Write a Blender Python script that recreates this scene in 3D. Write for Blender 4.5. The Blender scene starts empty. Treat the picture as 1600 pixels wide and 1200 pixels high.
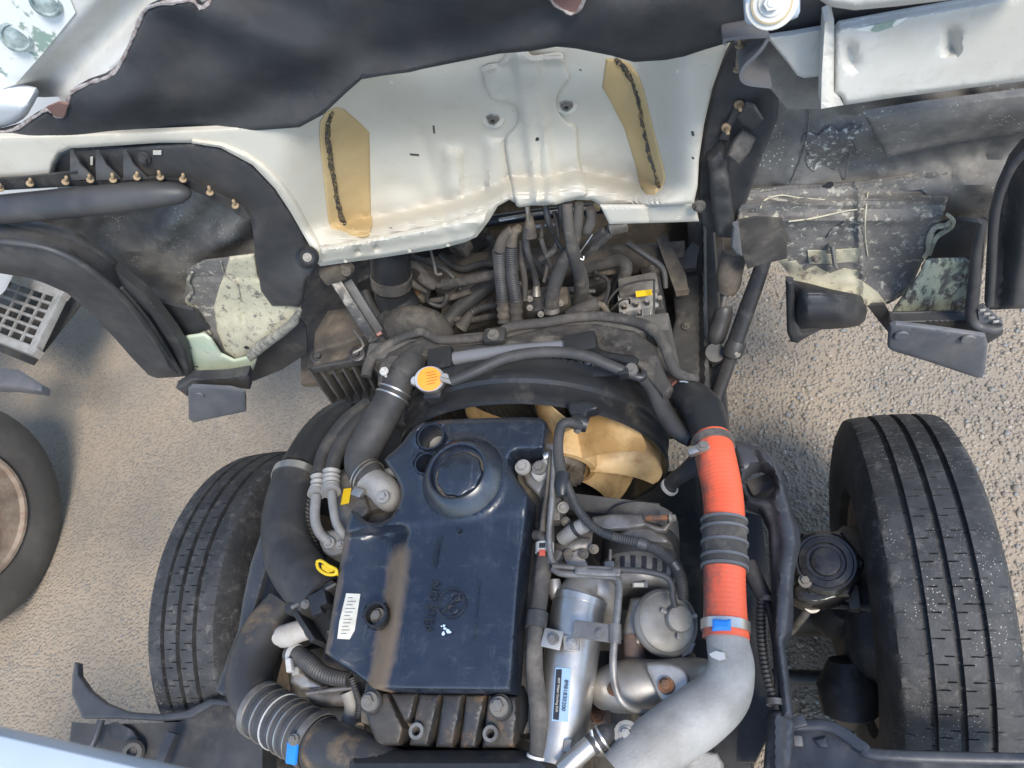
import bpy, bmesh, math, random
import numpy as np
from mathutils import Vector, Matrix, Quaternion
from mathutils.geometry import delaunay_2d_cdt
random.seed(7); np.random.seed(7)
scene = bpy.context.scene
COL = scene.collection
# ------------------------------------------------------------------ camera
CAM = np.array([0.42535578, -0.40867533, 2.05696516])
RM = np.array([[0.95427664, 0.07746517, -0.28871307],
               [0.07873407, 0.86659793, 0.4927565],
               [-0.28836962, 0.49295757, -0.82087502]])      # rows: right, up, forward
F = 1176.117                                                  # focal length for a 1600 px wide picture
cd = bpy.data.cameras.new('camera'); cam = bpy.data.objects.new('camera', cd); COL.objects.link(cam)
mw = Matrix.Identity(4)
for i in range(3):
    mw[i][0] = RM[0][i]; mw[i][1] = RM[1][i]; mw[i][2] = -RM[2][i]; mw[i][3] = CAM[i]
cam.matrix_world = mw
cd.sensor_width = 36; cd.lens = 36 * F / 1600; cd.clip_start = .02; cd.clip_end = 500
cd.dof.use_dof = True; cd.dof.focus_distance = 1.4; cd.dof.aperture_fstop = 9
scene.camera = cam
# ------------------------------------------------------------------ sky, sun, exposure
SUN_EL, SUN_AZ = math.radians(52), math.radians(138)          # azimuth clockwise from +Y (front of the truck)
w = bpy.data.worlds.new('World'); scene.world = w; w.use_nodes = True
nt = w.node_tree; nt.nodes.clear()
sky = nt.nodes.new('ShaderNodeTexSky'); sky.sky_type = 'NISHITA'; sky.sun_disc = False
sky.sun_elevation = SUN_EL; sky.sun_rotation = SUN_AZ; sky.air_density = 1.0; sky.dust_density = .5; sky.ozone_density = 1.6
bg = nt.nodes.new('ShaderNodeBackground'); bg.inputs[1].default_value = .15
ow = nt.nodes.new('ShaderNodeOutputWorld'); nt.links.new(sky.outputs[0], bg.inputs[0]); nt.links.new(bg.outputs[0], ow.inputs[0])
sd = bpy.data.lights.new('sun', 'SUN'); sd.energy = 2.0; sd.angle = math.radians(18); sd.color = (1, .93, .82)
so = bpy.data.objects.new('sun', sd); COL.objects.link(so)
sv = Vector((math.sin(SUN_AZ) * math.cos(SUN_EL), math.cos(SUN_AZ) * math.cos(SUN_EL), math.sin(SUN_EL)))
so.rotation_euler = sv.to_track_quat('Z', 'Y').to_euler(); so.location = (3, -3, 6)
scene.view_settings.view_transform = 'Standard'; scene.view_settings.look = 'None'
scene.view_settings.exposure = 1.22; scene.view_settings.gamma = 1

# ------------------------------------------------------------------ helpers
def ray(x, y):
    return ((x - 800) / F) * RM[0] + ((600 - y) / F) * RM[1] + RM[2]
def Zp(x, y, z):
    d = ray(x, y); return Vector(CAM + d * (z - CAM[2]) / d[2])
def Yp(x, y, Y):
    d = ray(x, y); return Vector(CAM + d * (Y - CAM[1]) / d[1])
def dep(P):
    return float((np.array(P) - CAM) @ RM[2])
def m_of(P, px):
    return px * dep(P) / F
def ss(a, b, t):
    if a == b: return 1. if t >= a else 0.
    t = max(0., min(1., (t - a) / (b - a))); return t * t * (3 - 2 * t)
def lerp(a, b, t): return a + (b - a) * t
def pwl(pts, x):
    if x <= pts[0][0]: return pts[0][1]
    for (a, b), (c, d) in zip(pts, pts[1:]):
        if x <= c: return b + (d - b) * (x - a) / (c - a)
    return pts[-1][1]
def hsh(i): 
    v = math.sin(i * 127.1) * 43758.5453; return v - math.floor(v)
def vn(x, y):                                                  # cheap value noise
    xi, yi = math.floor(x), math.floor(y); fx, fy = x - xi, y - yi
    fx = fx * fx * (3 - 2 * fx); fy = fy * fy * (3 - 2 * fy)
    h = lambda a, b: hsh(a * 1.37 + b * 57.13)
    return lerp(lerp(h(xi, yi), h(xi + 1, yi), fx), lerp(h(xi, yi + 1), h(xi + 1, yi + 1), fx), fy)

ROOT = {}
def thing(name, label, cat, loc, group=None):
    o = bpy.data.objects.new(name, None); COL.objects.link(o); o.location = loc; o.empty_display_size = .05
    o['label'] = label; o['category'] = cat
    if group: o['group'] = group
    ROOT[o] = Vector(loc); return o
def base(parent):
    return ROOT.get(parent, Vector((0, 0, 0))) if parent else Vector((0, 0, 0))
def link(name, me, parent=None, label=None, cat=None, group=None, kind=None):
    o = bpy.data.objects.new(name, me); COL.objects.link(o)
    if parent: o.parent = parent; ROOT[o] = base(parent)
    if label: o['label'] = label
    if cat: o['category'] = cat
    if group: o['group'] = group
    if kind: o['kind'] = kind
    return o
def mk(name, verts, faces, mat, parent=None, smooth=40, attr=None, mats=None, mi=None, **kw):
    b = base(parent)
    me = bpy.data.meshes.new(name)
    me.from_pydata([(v[0] - b[0], v[1] - b[1], v[2] - b[2]) for v in verts], [], faces)
    if mats:
        for m in mats: me.materials.append(m)
        me.polygons.foreach_set('material_index', mi)
    else: me.materials.append(mat)
    if smooth:
        me.shade_smooth(); me.set_sharp_from_angle(angle=math.radians(smooth))
    if attr is not None:
        a = me.attributes.new('dust', 'FLOAT', 'POINT'); a.data.foreach_set('value', attr)
    me.validate(); me.update()
    return link(name, me, parent, **kw)

def catmull(pts, sub, closed=False):
    n = len(pts); out = []; D = len(pts[0])
    rng = range(n) if closed else range(n - 1)
    for i in rng:
        g = (lambda k: pts[k % n]) if closed else (lambda k: pts[max(0, min(n - 1, k))])
        p0, p1, p2, p3 = g(i - 1), g(i), g(i + 1), g(i + 2)
        for s in range(sub):
            t = s / sub; t2 = t * t; t3 = t2 * t
            out.append(tuple(.5 * (2 * p1[d] + (p2[d] - p0[d]) * t + (2 * p0[d] - 5 * p1[d] + 4 * p2[d] - p3[d]) * t2 + (3 * p1[d] - p0[d] - 3 * p2[d] + p3[d]) * t3) for d in range(D)))
    if not closed: out.append(tuple(pts[-1]))
    return out
def inpoly(P, poly):
    x, y = P[:, 0], P[:, 1]; r = np.zeros(len(P), bool); n = len(poly)
    for i in range(n):
        x1, y1 = poly[i]; x2, y2 = poly[(i + 1) % n]
        c = ((y1 > y) != (y2 > y)) & (x < (x2 - x1) * (y - y1) / ((y2 - y1) or 1e-9) + x1); r ^= c
    return r
def dist2poly(P, loops):
    best = np.full(len(P), 1e9)
    for poly in loops:
        n = len(poly)
        for i in range(n):
            a = np.array(poly[i]); b = np.array(poly[(i + 1) % n]); ab = b - a; L = ab @ ab or 1e-9
            t = np.clip(((P - a) @ ab) / L, 0, 1); q = a + t[:, None] * ab
            best = np.minimum(best, np.hypot(P[:, 0] - q[:, 0], P[:, 1] - q[:, 1]))
    return best
def resamp(poly, step):
    out = []
    for i in range(len(poly)):
        a = poly[i]; b = poly[(i + 1) % len(poly)]; L = math.hypot(b[0] - a[0], b[1] - a[1]); k = max(1, int(math.ceil(L / step)))
        out += [(a[0] + (b[0] - a[0]) * s / k, a[1] + (b[1] - a[1]) * s / k) for s in range(k)]
    return out
def sheet(name, poly, depth, mat, parent=None, mode='z', thick=.004, step=14, holes=(), sub=0, lip=None, dust=None, smooth=40, **kw):
    """A real sheet: outline (picture units) laid on a surface z = depth() or y = depth(), with thickness."""
    fn = depth if callable(depth) else (lambda x, y: depth)
    if sub: poly = catmull(poly, sub, True)
    loops = [resamp(poly, step)] + [resamp(h, step * .7) for h in holes]
    pts = []; cons = []
    for L in loops:
        s = len(pts); pts += L; cons += [(s + i, s + (i + 1) % len(L)) for i in range(len(L))]
    A = np.array(loops[0]); x0, y0 = A.min(0); x1, y1 = A.max(0)
    g = []
    iy = 0; yy = y0 + step * .5
    while yy < y1:
        xx = x0 + step * (.5 if iy % 2 else .25)
        while xx < x1: g.append((xx, yy)); xx += step
        yy += step * .87; iy += 1
    if lip:
        P = np.array(loops[0]); n = len(P); T = np.roll(P, -1, 0) - np.roll(P, 1, 0); N = np.stack([-T[:, 1], T[:, 0]], 1); N /= np.maximum(np.linalg.norm(N, axis=1), 1e-6)[:, None]
        ar = np.sum(P[:, 0] * np.roll(P[:, 1], -1) - np.roll(P[:, 0], -1) * P[:, 1]); sgn = 1 if ar > 0 else -1
        for k in (.33, .7, 1.05): g += [tuple(q) for q in (P + sgn * N * lip[1] * k)]
    if g:
        G = np.array(g); ok = inpoly(G, loops[0])
        for h in loops[1:]: ok &= ~inpoly(G, h)
        d = dist2poly(G, loops); ok &= d > (lip[1] * .25 if lip else step * .35)
        pts += [tuple(q) for q in G[ok]]
    r = delaunay_2d_cdt([Vector(p) for p in pts], cons, [], 0, 1e-5)
    V2 = [(v.x, v.y) for v in r[0]]; T = [tuple(f) for f in r[2]]
    Va = np.array(V2); C = np.array([Va[list(f)].mean(0) for f in T]); ok = inpoly(C, loops[0])
    for h in loops[1:]: ok &= ~inpoly(C, h)
    T = [t for t, k in zip(T, ok) if k]
    used = sorted({i for t in T for i in t}); mp = {u: k for k, u in enumerate(used)}
    V2 = [V2[u] for u in used]; T = [tuple(mp[i] for i in t) for t in T]
    dd = dist2poly(np.array(V2), loops) if lip else None
    top = []; bot = []
    for k, (x, y) in enumerate(V2):
        v = fn(x, y)
        if lip and dd[k] < lip[1]:
            e = lip[0] * (1 - dd[k] / lip[1]) ** 2; v = v - e if mode == 'z' else v + e
        P = Zp(x, y, v) if mode == 'z' else Yp(x, y, v)
        top.append(P); bot.append(P + (Vector((0, 0, -thick)) if mode == 'z' else Vector((0, thick, 0))))
    # orient towards camera
    if T:
        a, b, c = (top[i] for i in T[len(T) // 2]); nrm = (b - a).cross(c - a)
        if nrm.dot(Vector(CAM) - a) < 0: T = [(t[0], t[2], t[1]) for t in T]
    n = len(top); ed = {}
    for t in T:
        for i in range(3):
            e = (t[i], t[(i + 1) % 3]); ed[e] = 1
    F_ = list(T) + [(t[0] + n, t[2] + n, t[1] + n) for t in T]
    for (a, b) in ed:
        if (b, a) not in ed: F_.append((b, a, a + n, b + n))
    at = None
    if dust: at = [dust(x, y) for x, y in V2] * 2
    return mk(name, top + bot, F_, mat, parent, smooth, at, **kw)

def frame(t, prev=None):
    t = t.normalized()
    if prev is None:
        u = Vector((0, 0, 1)) if abs(t.z) < .9 else Vector((1, 0, 0)); u = (u - t * u.dot(t)).normalized()
    else: u = (prev - t * prev.dot(t)).normalized()
    return u, t.cross(u)
def sweep(name, path, rad, mat, parent=None, seg=14, corr=None, flat=None, caps=True, **kw):
    """Tube through world points with a radius per point; corr = (amplitude, pitch) makes rings."""
    path = [Vector(p) for p in path]
    if corr:
        L = [0]
        for a, b in zip(path, path[1:]): L.append(L[-1] + (b - a).length)
        n = max(4, int(L[-1] / corr[1]) * 4); np_, nr = [], []
        for k in range(n + 1):
            s = L[-1] * k / n; i = 0
            while i < len(L) - 2 and L[i + 1] < s: i += 1
            t = (s - L[i]) / max(1e-9, L[i + 1] - L[i]); np_.append(path[i].lerp(path[i + 1], t))
            nr.append(lerp(rad[i], rad[i + 1], t) + corr[0] * (1, 0, -1, 0)[k % 4])
        path, rad = np_, nr
    n = len(path); V = []; u = None
    for i, p in enumerate(path):
        t = path[min(n - 1, i + 1)] - path[max(0, i - 1)]
        if t.length < 1e-9: t = Vector((0, 0, 1))
        u, v = frame(t, u)
        for k in range(seg):
            a = 2 * math.pi * k / seg; V.append(p + (u * math.cos(a) * (flat or 1) + v * math.sin(a)) * rad[i])
    Fc = [(i * seg + k, i * seg + (k + 1) % seg, (i + 1) * seg + (k + 1) % seg, (i + 1) * seg + k) for i in range(n - 1) for k in range(seg)]
    if caps: Fc += [tuple(range(seg))[::-1], tuple((n - 1) * seg + k for k in range(seg))]
    return mk(name, V, Fc, mat, parent, 45, **kw)
def tube(name, pts, mat, parent=None, sub=6, seg=14, mode='z', **kw):
    """pts: (x, y, height, radius in picture units)"""
    W = []
    for (x, y, d, r) in pts:
        P = Zp(x, y, d) if mode == 'z' else Yp(x, y, d); W.append((P.x, P.y, P.z, m_of(P, r)))
    C = catmull(W, sub); return sweep(name, [c[:3] for c in C], [c[3] for c in C], mat, parent, seg, **kw)
def path_at(pts, t, mode='z'):
    W = []
    for (x, y, d, r) in pts:
        P = Zp(x, y, d) if mode == 'z' else Yp(x, y, d); W.append((P.x, P.y, P.z, m_of(P, r)))
    C = catmull(W, 8); i = max(1, min(len(C) - 2, int(t * (len(C) - 1))))
    return Vector(C[i][:3]), (Vector(C[i + 1][:3]) - Vector(C[i - 1][:3])).normalized(), C[i][3]
def lathe(name, prof, O, axis, mat, parent=None, seg=32, lobes=None, smooth=40, ends=True, **kw):
    """prof: (radius, height along axis)"""
    O = Vector(O); a = Vector(axis).normalized(); u, v = frame(a); V = []; n = len(prof)
    for (r, h) in prof:
        for k in range(seg):
            t = 2 * math.pi * k / seg; rr = r * (1 + (lobes[1] * math.cos(lobes[0] * t) if lobes else 0)); V.append(O + a * h + (u * math.cos(t) + v * math.sin(t)) * rr)
    Fc = [(i * seg + k, i * seg + (k + 1) % seg, (i + 1) * seg + (k + 1) % seg, (i + 1) * seg + k) for i in range(n - 1) for k in range(seg)]
    if ends and prof[0][0] > 1e-5 : Fc.append(tuple(range(seg))[::-1])
    if ends and prof[-1][0] > 1e-5: Fc.append(tuple((n - 1) * seg + k for k in range(seg)))
    return mk(name, V, Fc, mat, parent, smooth, **kw)
def ring(name, O, axis, r, w, th, mat, parent=None, seg=32, **kw):
    prof = [(r, -w / 2), (r + th, -w / 2), (r + th, w / 2), (r, w / 2), (r, -w / 2)]
    O = Vector(O); a = Vector(axis).normalized(); u, v = frame(a); V = []
    for (rr, h) in prof[:4]:
        for k in range(seg):
            t = 2 * math.pi * k / seg; V.append(O + a * h + (u * math.cos(t) + v * math.sin(t)) * rr)
    Fc = [(i * seg + k, i * seg + (k + 1) % seg, ((i + 1) % 4) * seg + (k + 1) % seg, ((i + 1) % 4) * seg + k) for i in range(4) for k in range(seg)]
    return mk(name, V, Fc, mat, parent, 30, **kw)
def rbox(name, c, size, mat, parent=None, rot=None, bev=.004, **kw):
    bm = bmesh.new(); bmesh.ops.create_cube(bm, size=1)
    for v in bm.verts: v.co = Vector((v.co.x * size[0], v.co.y * size[1], v.co.z * size[2]))
    if bev: bmesh.ops.bevel(bm, geom=list(bm.edges), offset=min(bev, min(size) * .45), segments=2, profile=.6, affect='EDGES')
    R = rot if rot is not None else Matrix.Identity(3)
    V = [R @ v.co + Vector(c) for v in bm.verts]; Fc = [tuple(v.index for v in f.verts) for f in bm.faces]
    bm.free(); return mk(name, V, Fc, mat, parent, 35, **kw)
def axrot(xd, up=(0, 0, 1)):
    x = Vector(xd).normalized(); z = Vector(up); z = (z - x * z.dot(x)).normalized(); y = z.cross(x)
    return Matrix((x, y, z)).transposed()
def bar(name, A, B, wd, th, mat, parent=None, up=(0, 0, 1), bev=.003, **kw):
    A, B = Vector(A), Vector(B); return rbox(name, (A + B) / 2, ((B - A).length, wd, th), mat, parent, axrot(B - A, up), bev, **kw)
_bolt = {}
def bolt(P, axis, r, mat, parent, name='bolt', washer=True):
    """hex bolt with flange washer; one shared mesh per material"""
    key = (mat.name, washer)
    if key not in _bolt:
        V = []; Fc = []
        def cyl(n, r0, r1, z0, z1):
            s = len(V)
            for (rr, z) in ((r0, z0), (r1, z1)):
                for k in range(n): V.append((rr * math.cos(2 * math.pi * k / n), rr * math.sin(2 * math.pi * k / n), z))
            for k in range(n): Fc.append((s + k, s + (k + 1) % n, s + n + (k + 1) % n, s + n + k))
            Fc.append(tuple(s + n + k for k in range(n)))
        if washer: cyl(20, 1, .95, -.2, .22)
        cyl(6, .62, .58, .2, .78); cyl(12, .34, .3, .7, .86)
        me = bpy.data.meshes.new('bolt'); me.from_pydata(V, [], Fc); me.materials.append(mat); me.shade_smooth(); me.set_sharp_from_angle(angle=.6); _bolt[key] = me
    o = link(name, _bolt[key], parent); o.location = Vector(P) - base(parent); o.scale = (r, r, r)
    o.rotation_mode = 'QUATERNION'; o.rotation_quaternion = Vector(axis).to_track_quat('Z', 'Y'); return o
def to_cam(P): return (Vector(CAM) - Vector(P)).normalized()
def text(name, s, P, xd, up, size, mat, parent, depth=.0006, **kw):
    cu = bpy.data.curves.new('t', 'FONT'); cu.body = s; cu.size = size; cu.extrude = depth; cu.align_x = 'CENTER'; cu.align_y = 'CENTER'; cu.resolution_u = 3
    t = bpy.data.objects.new('t', cu); COL.objects.link(t); dg = bpy.context.evaluated_depsgraph_get(); me0 = t.evaluated_get(dg).to_mesh()
    R = axrot(xd, up); V = [R @ v.co + Vector(P) for v in me0.vertices]; Fc = [tuple(p.vertices) for p in me0.polygons]
    t.evaluated_get(dg).to_mesh_clear(); bpy.data.objects.remove(t); bpy.data.curves.remove(cu)
    return mk(name, V, Fc, mat, parent, 0, **kw)

# ------------------------------------------------------------------ materials
class NT:
    def __init__(s, name):
        s.m = bpy.data.materials.new(name); s.m.use_nodes = True; s.t = s.m.node_tree; s.t.nodes.clear()
        s.o = s.n('OutputMaterial'); s.b = s.n('BsdfPrincipled'); s.l(s.b.outputs[0], s.o.inputs[0]); s.pos = s.n('NewGeometry').outputs['Position']
    def n(s, k): return s.t.nodes.new('ShaderNode' + k)
    def l(s, a, b): s.t.links.new(a, b)
    def set(s, **kw):
        for k, v in kw.items(): s.b.inputs[k.replace('_', ' ')].default_value = v
    def noise(s, scale, detail=5, rough=.6, vec=None, stretch=None):
        n = s.n('TexNoise'); n.inputs['Scale'].default_value = scale; n.inputs['Detail'].default_value = detail; n.inputs['Roughness'].default_value = rough
        v = vec or s.pos
        if stretch:
            mp = s.n('Mapping'); mp.inputs['Scale'].default_value = stretch; s.l(v, mp.inputs[0]); v = mp.outputs[0]
        s.l(v, n.inputs['Vector']); return n.outputs[0]
    def ramp(s, v, lo, hi):
        r = s.n('MapRange'); r.inputs[1].default_value = lo; r.inputs[2].default_value = hi; s.l(v, r.inputs[0]); return r.outputs[0]
    def mix(s, f, a, b):
        m = s.n('Mix'); m.data_type = 'RGBA'
        for i, v in ((6, a), (7, b)):
            if isinstance(v, tuple): m.inputs[i].default_value = (*v[:3], 1)
            else: s.l(v, m.inputs[i])
        if isinstance(f, (int, float)): m.inputs[0].default_value = f
        else: s.l(f, m.inputs[0])
        return m.outputs[2]
    def math(s, op, a, b):
        m = s.n('Math'); m.operation = op
        for i, v in ((0, a), (1, b)):
            if isinstance(v, (int, float)): m.inputs[i].default_value = v
            else: s.l(v, m.inputs[i])
        return m.outputs[0]
    def bump(s, h, strength, dist=.002):
        b = s.n('Bump'); b.inputs['Strength'].default_value = strength; b.inputs['Distance'].default_value = dist; s.l(h, b.inputs['Height']); s.l(b.outputs[0], s.b.inputs['Normal']); return b
def M(name, col, rough=.5, metal=0, col2=None, ns=10, lo=.42, hi=.62, dust=None, specks=None, bump=.15, bs=120, spec=.5, rvar=.2, attr=None, coat=0, scratch=None):
    t = NT(name); c = col
    n1 = t.noise(ns)
    if col2: c = t.mix(t.ramp(n1, lo, hi), col, col2)
    rough_s = t.math('ADD', t.math('MULTIPLY', t.math('SUBTRACT', t.noise(ns * 3.1), .5), rvar), rough)
    if dust:
        f = t.math('MULTIPLY', t.ramp(t.noise(dust[3] if len(dust) > 3 else 14, 8, .7), dust[1], dust[2]), dust[4] if len(dust) > 4 else .8)
        c = t.mix(f, c, dust[0]); rough_s = t.math('ADD', rough_s, t.math('MULTIPLY', f, .3))
    if attr:
        a = t.n('Attribute'); a.attribute_name = 'dust'
        f = t.math('MULTIPLY', t.ramp(t.math('ADD', a.outputs['Fac'], t.math('MULTIPLY', t.math('SUBTRACT', t.noise(25, 8, .75), .5), .9)), .3, .95), attr[1])
        c = t.mix(f, c, attr[0]); rough_s = t.math('ADD', rough_s, t.math('MULTIPLY', f, .45))
    if scratch:
        for k_, st_ in enumerate(((9, .5, 1), (.6, 10, 1), (5, 5, 1))):
            f = t.math('MULTIPLY', t.ramp(t.noise(22 + 9 * k_, 6, .7, stretch=st_), .60, .67), t.math('MULTIPLY', t.ramp(t.noise(9 + k_, 4), .45, .62), scratch[1]))
            c = t.mix(f, c, scratch[0]); rough_s = t.math('ADD', rough_s, t.math('MULTIPLY', f, .5))
    if specks:
        v = t.n('TexVoronoi'); v.inputs['Scale'].default_value = specks[1]; t.l(t.pos, v.inputs['Vector'])
        f = t.math('MULTIPLY', t.math('LESS_THAN', v.outputs['Distance'], specks[2]), t.ramp(t.noise(specks[3] if len(specks) > 3 else 9), .5, .62))
        c = t.mix(f, c, specks[0])
    if isinstance(c, tuple): t.b.inputs['Base Color'].default_value = (*c, 1)
    else: t.l(c, t.b.inputs['Base Color'])
    t.l(rough_s, t.b.inputs['Roughness']); t.set(Metallic=metal)
    t.b.inputs['Specular IOR Level'].default_value = spec
    if coat: t.b.inputs['Coat Weight'].default_value = coat; t.b.inputs['Coat Roughness'].default_value = .3
    if bump: t.bump(t.noise(bs, 4), bump)
    return t.m
DUST = (.27, .235, .19); RUST = (.22, .1, .045)
m_white = M('cab_cream_paint', (.51, .485, .415), .68, col2=(.465, .435, .365), ns=5, dust=((.33, .29, .22), .56, .78, 12, .4), specks=((.2, .18, .15), 70, .07), bump=.04, bs=60, spec=.3)
m_whitec = M('cab_white_paint_dirty', (.54, .53, .49), .55, col2=(.45, .435, .385), ns=6, dust=((.33, .3, .25), .55, .75, 30, .45), bump=.05)
m_greenw = M('white_paint_worn_to_green', (.66, .67, .63), .5, col2=(.22, .30, .25), ns=22, lo=.56, hi=.6, dust=((.5, .46, .36), .55, .7, 16, .5), bump=.2)
m_pad = M('tan_foam_pad', (.40, .29, .14), .92, col2=(.45, .335, .17), ns=8, dust=((.3, .22, .1), .6, .85, 20, .5), bump=.15, bs=300)
m_mat = M('dark_felt_mat', (.044, .046, .05), .95, col2=(.066, .066, .067), ns=8, dust=((.12, .11, .10), .54, .8, 10, .5), specks=((.2, .18, .16), 160, .08, 6), bump=1., bs=900, spec=.25)
m_fray = M('frayed_felt_edge', (.36, .33, .31), .95, col2=(.2, .15, .13), ns=90, bump=.6, bs=500)
m_felt_brown = M('brown_felt', (.20, .11, .09), .95, bump=.5, bs=400)
m_liner = M('black_liner_plastic', (.034, .035, .038), .52, col2=(.055, .054, .053), ns=9, dust=(DUST, .55, .85, 12, .35), bump=.15, bs=180)
m_archdirt = M('muddy_arch_metal', (.11, .106, .10), .78, col2=(.175, .165, .148), ns=13, dust=((.25, .23, .2), .52, .74, 24, .6), specks=((.5, .49, .43), 130, .2, 12), bump=.5, bs=70)
m_grey = M('dusty_grey_plastic', (.085, .09, .10), .6, col2=(.12, .12, .125), ns=10, dust=(DUST, .55, .85, 9, .45), bump=.1)
m_blk = M('black_plastic', (.018, .019, .021), .42, dust=(DUST, .56, .9, 14, .4), bump=.1)
m_rub = M('black_rubber_hose', (.03, .03, .031), .58, col2=(.055, .052, .049), ns=14, dust=(DUST, .55, .9, 20, .35), bump=.12, bs=250)
m_rubd = M('dusty_rubber', (.036, .034, .032), .78, col2=(.07, .062, .054), ns=12, dust=(DUST, .5, .8, 22, .55), bump=.25, bs=150)
m_frame = M('chassis_black', (.022, .022, .023), .5, col2=(.05, .047, .043), ns=8, dust=(DUST, .55, .85, 13, .5), bump=.2, bs=90)
m_framed = M('dusty_chassis', (.05, .043, .036), .85, col2=(.11, .09, .068), ns=9, dust=((.26, .21, .15), .52, .76, 16, .6), bump=.35, bs=80)
m_arm = M('blue_black_arm_paint', (.030, .033, .040), .38, col2=(.05, .052, .058), ns=12, dust=(DUST, .58, .9, 25, .4), bump=.12, bs=120)
m_cover = M('engine_cover_plastic', (.010, .014, .023), .30, col2=(.016, .021, .031), ns=13, dust=((.11, .115, .125), .54, .86, 50, .38), scratch=((.14, .15, .17), .28), specks=((.2, .21, .23), 140, .05, 8), bump=.025, bs=300, attr=((.20, .135, .075), .8), rvar=.3, spec=.9)  # navy tint in the black base colour imitates reflected blue sky
m_ribc = M('ribbed_cover_plastic', (.025, .025, .026), .5, col2=(.055, .047, .038), ns=14, dust=((.24, .135, .06), .54, .76, 26, .6), bump=.3, bs=160)
m_alu = M('cast_aluminium', (.34, .33, .31), .68, .25, col2=(.25, .24, .22), ns=14, dust=((.25, .225, .19), .55, .8, 12, .6), bump=.45, bs=300)
m_steel = M('stainless_steel', (.62, .60, .565), .36, .9, col2=(.46, .42, .36), ns=9, dust=((.34, .27, .19), .55, .85, 10, .5), bump=.08, bs=80)
m_shield = M('heat_shield', (.46, .44, .41), .5, .75, col2=(.34, .30, .25), ns=10, dust=((.32, .22, .13), .56, .8, 16, .6), bump=.15, bs=60)
m_iron = M('rusty_cast_iron', (.10, .075, .068), .75, .2, col2=(.16, .10, .075), ns=20, dust=((.26, .15, .085), .55, .8, 28, .6), bump=.5, bs=130)
m_gmet = M('dull_grey_metal', (.26, .245, .225), .5, .6, col2=(.15, .135, .12), ns=20, dust=(DUST, .5, .75, 16, .6), bump=.3, bs=150)
m_dirtm = M('greasy_engine_metal', (.075, .066, .058), .6, .35, col2=(.17, .145, .115), ns=18, dust=((.26, .21, .15), .54, .76, 24, .6), bump=.5, bs=110)
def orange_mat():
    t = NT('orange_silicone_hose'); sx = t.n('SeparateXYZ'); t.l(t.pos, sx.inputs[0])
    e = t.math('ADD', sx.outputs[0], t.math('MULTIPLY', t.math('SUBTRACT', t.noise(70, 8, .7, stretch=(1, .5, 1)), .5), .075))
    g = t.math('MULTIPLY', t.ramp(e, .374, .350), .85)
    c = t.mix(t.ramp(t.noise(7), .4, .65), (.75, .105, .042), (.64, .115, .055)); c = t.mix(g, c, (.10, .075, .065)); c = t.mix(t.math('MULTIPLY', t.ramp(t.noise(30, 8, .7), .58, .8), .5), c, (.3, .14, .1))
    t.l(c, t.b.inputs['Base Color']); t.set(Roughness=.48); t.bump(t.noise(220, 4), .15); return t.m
m_orange = orange_mat()
m_blue = M('blue_plastic_sleeve', (.02, .20, .62), .4, bump=.05)
m_bolt = M('zinc_bolt', (.21, .198, .18), .62, .6, dust=((.25, .2, .14), .5, .75, 60, .6), bump=.2, bs=300)
m_rbolt = M('rusty_bolt', (.13, .08, .055), .8, .2, col2=(.25, .11, .05), ns=60, bump=.5, bs=300)
m_clip = M('yellowed_clip', (.32, .23, .13), .85, col2=(.24, .17, .10), ns=40, dust=(DUST, .5, .75, 70, .6), bump=.3)
m_fan = M('tan_fan_plastic', (.42, .265, .115), .45, col2=(.58, .41, .21), ns=14, dust=((.16, .10, .06), .52, .76, 22, .6), bump=.1)
m_capo = M('orange_label', (.85, .27, .02), .5, bump=0)
m_ink = M('dark_red_ink', (.25, .05, .01), .6, bump=0)
m_black_ink = M('black_ink', (.02, .02, .025), .5, bump=0)
m_paper = M('paper_label', (.62, .60, .52), .6, col2=(.5, .47, .39), ns=50, bump=0)
m_lblue = M('blue_printed_label', (.30, .44, .60), .4, bump=0)
m_yel = M('yellow_plastic', (.75, .50, .02), .4, dust=((.3, .2, .05), .55, .8, 40, .5), bump=.05)
m_tyre = M('tyre_rubber', (.024, .0245, .026), .66, col2=(.042, .042, .043), ns=22, dust=((.21, .195, .175), .54, .76, 48, .5), specks=((.40, .375, .33), 190, .16, 7), bump=.35, bs=320)
m_tyre2 = M('weathered_tyre_rubber', (.055, .052, .049), .8, col2=(.085, .08, .074), ns=6, bump=.2, bs=200)
m_rim = M('rusty_wheel_rim', (.20, .15, .115), .7, .3, col2=(.33, .27, .215), ns=12, dust=((.24, .11, .06), .54, .75, 14, .7), bump=.3)
m_core = M('radiator_core', (.10, .095, .085), .7, .3, dust=(DUST, .45, .8, 20, .6), bump=.3)
m_green = M('pale_green_primer', (.42, .50, .38), .55, col2=(.50, .52, .40), ns=9, dust=((.25, .25, .2), .58, .7, 60, .6), bump=.15)
m_clampw = M('white_clip_plastic', (.48, .47, .44), .5, dust=(DUST, .5, .8, 60, .5), bump=.1)
m_nwhite = M('parked_truck_white', (.62, .64, .66), .35, bump=.02)
m_body = M('pale_body_paint', (.42, .48, .54), .35, col2=(.38, .44, .5), ns=9, bump=.02)
m_step = M('step_aluminium', (.60, .59, .57), .45, .7, col2=(.45, .43, .4), ns=20, bump=.2)
m_redc = M('red_plastic_clip', (.55, .1, .06), .5, bump=0)
m_ptank = M('satin_grey_plastic', (.16, .165, .18), .45, dust=(DUST, .6, .85, 18, .4), bump=.08)
m_beige = M('beige_motor_plastic', (.40, .37, .33), .6, col2=(.33, .30, .26), ns=20, dust=(DUST, .5, .8, 20, .5), bump=.2)
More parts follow.
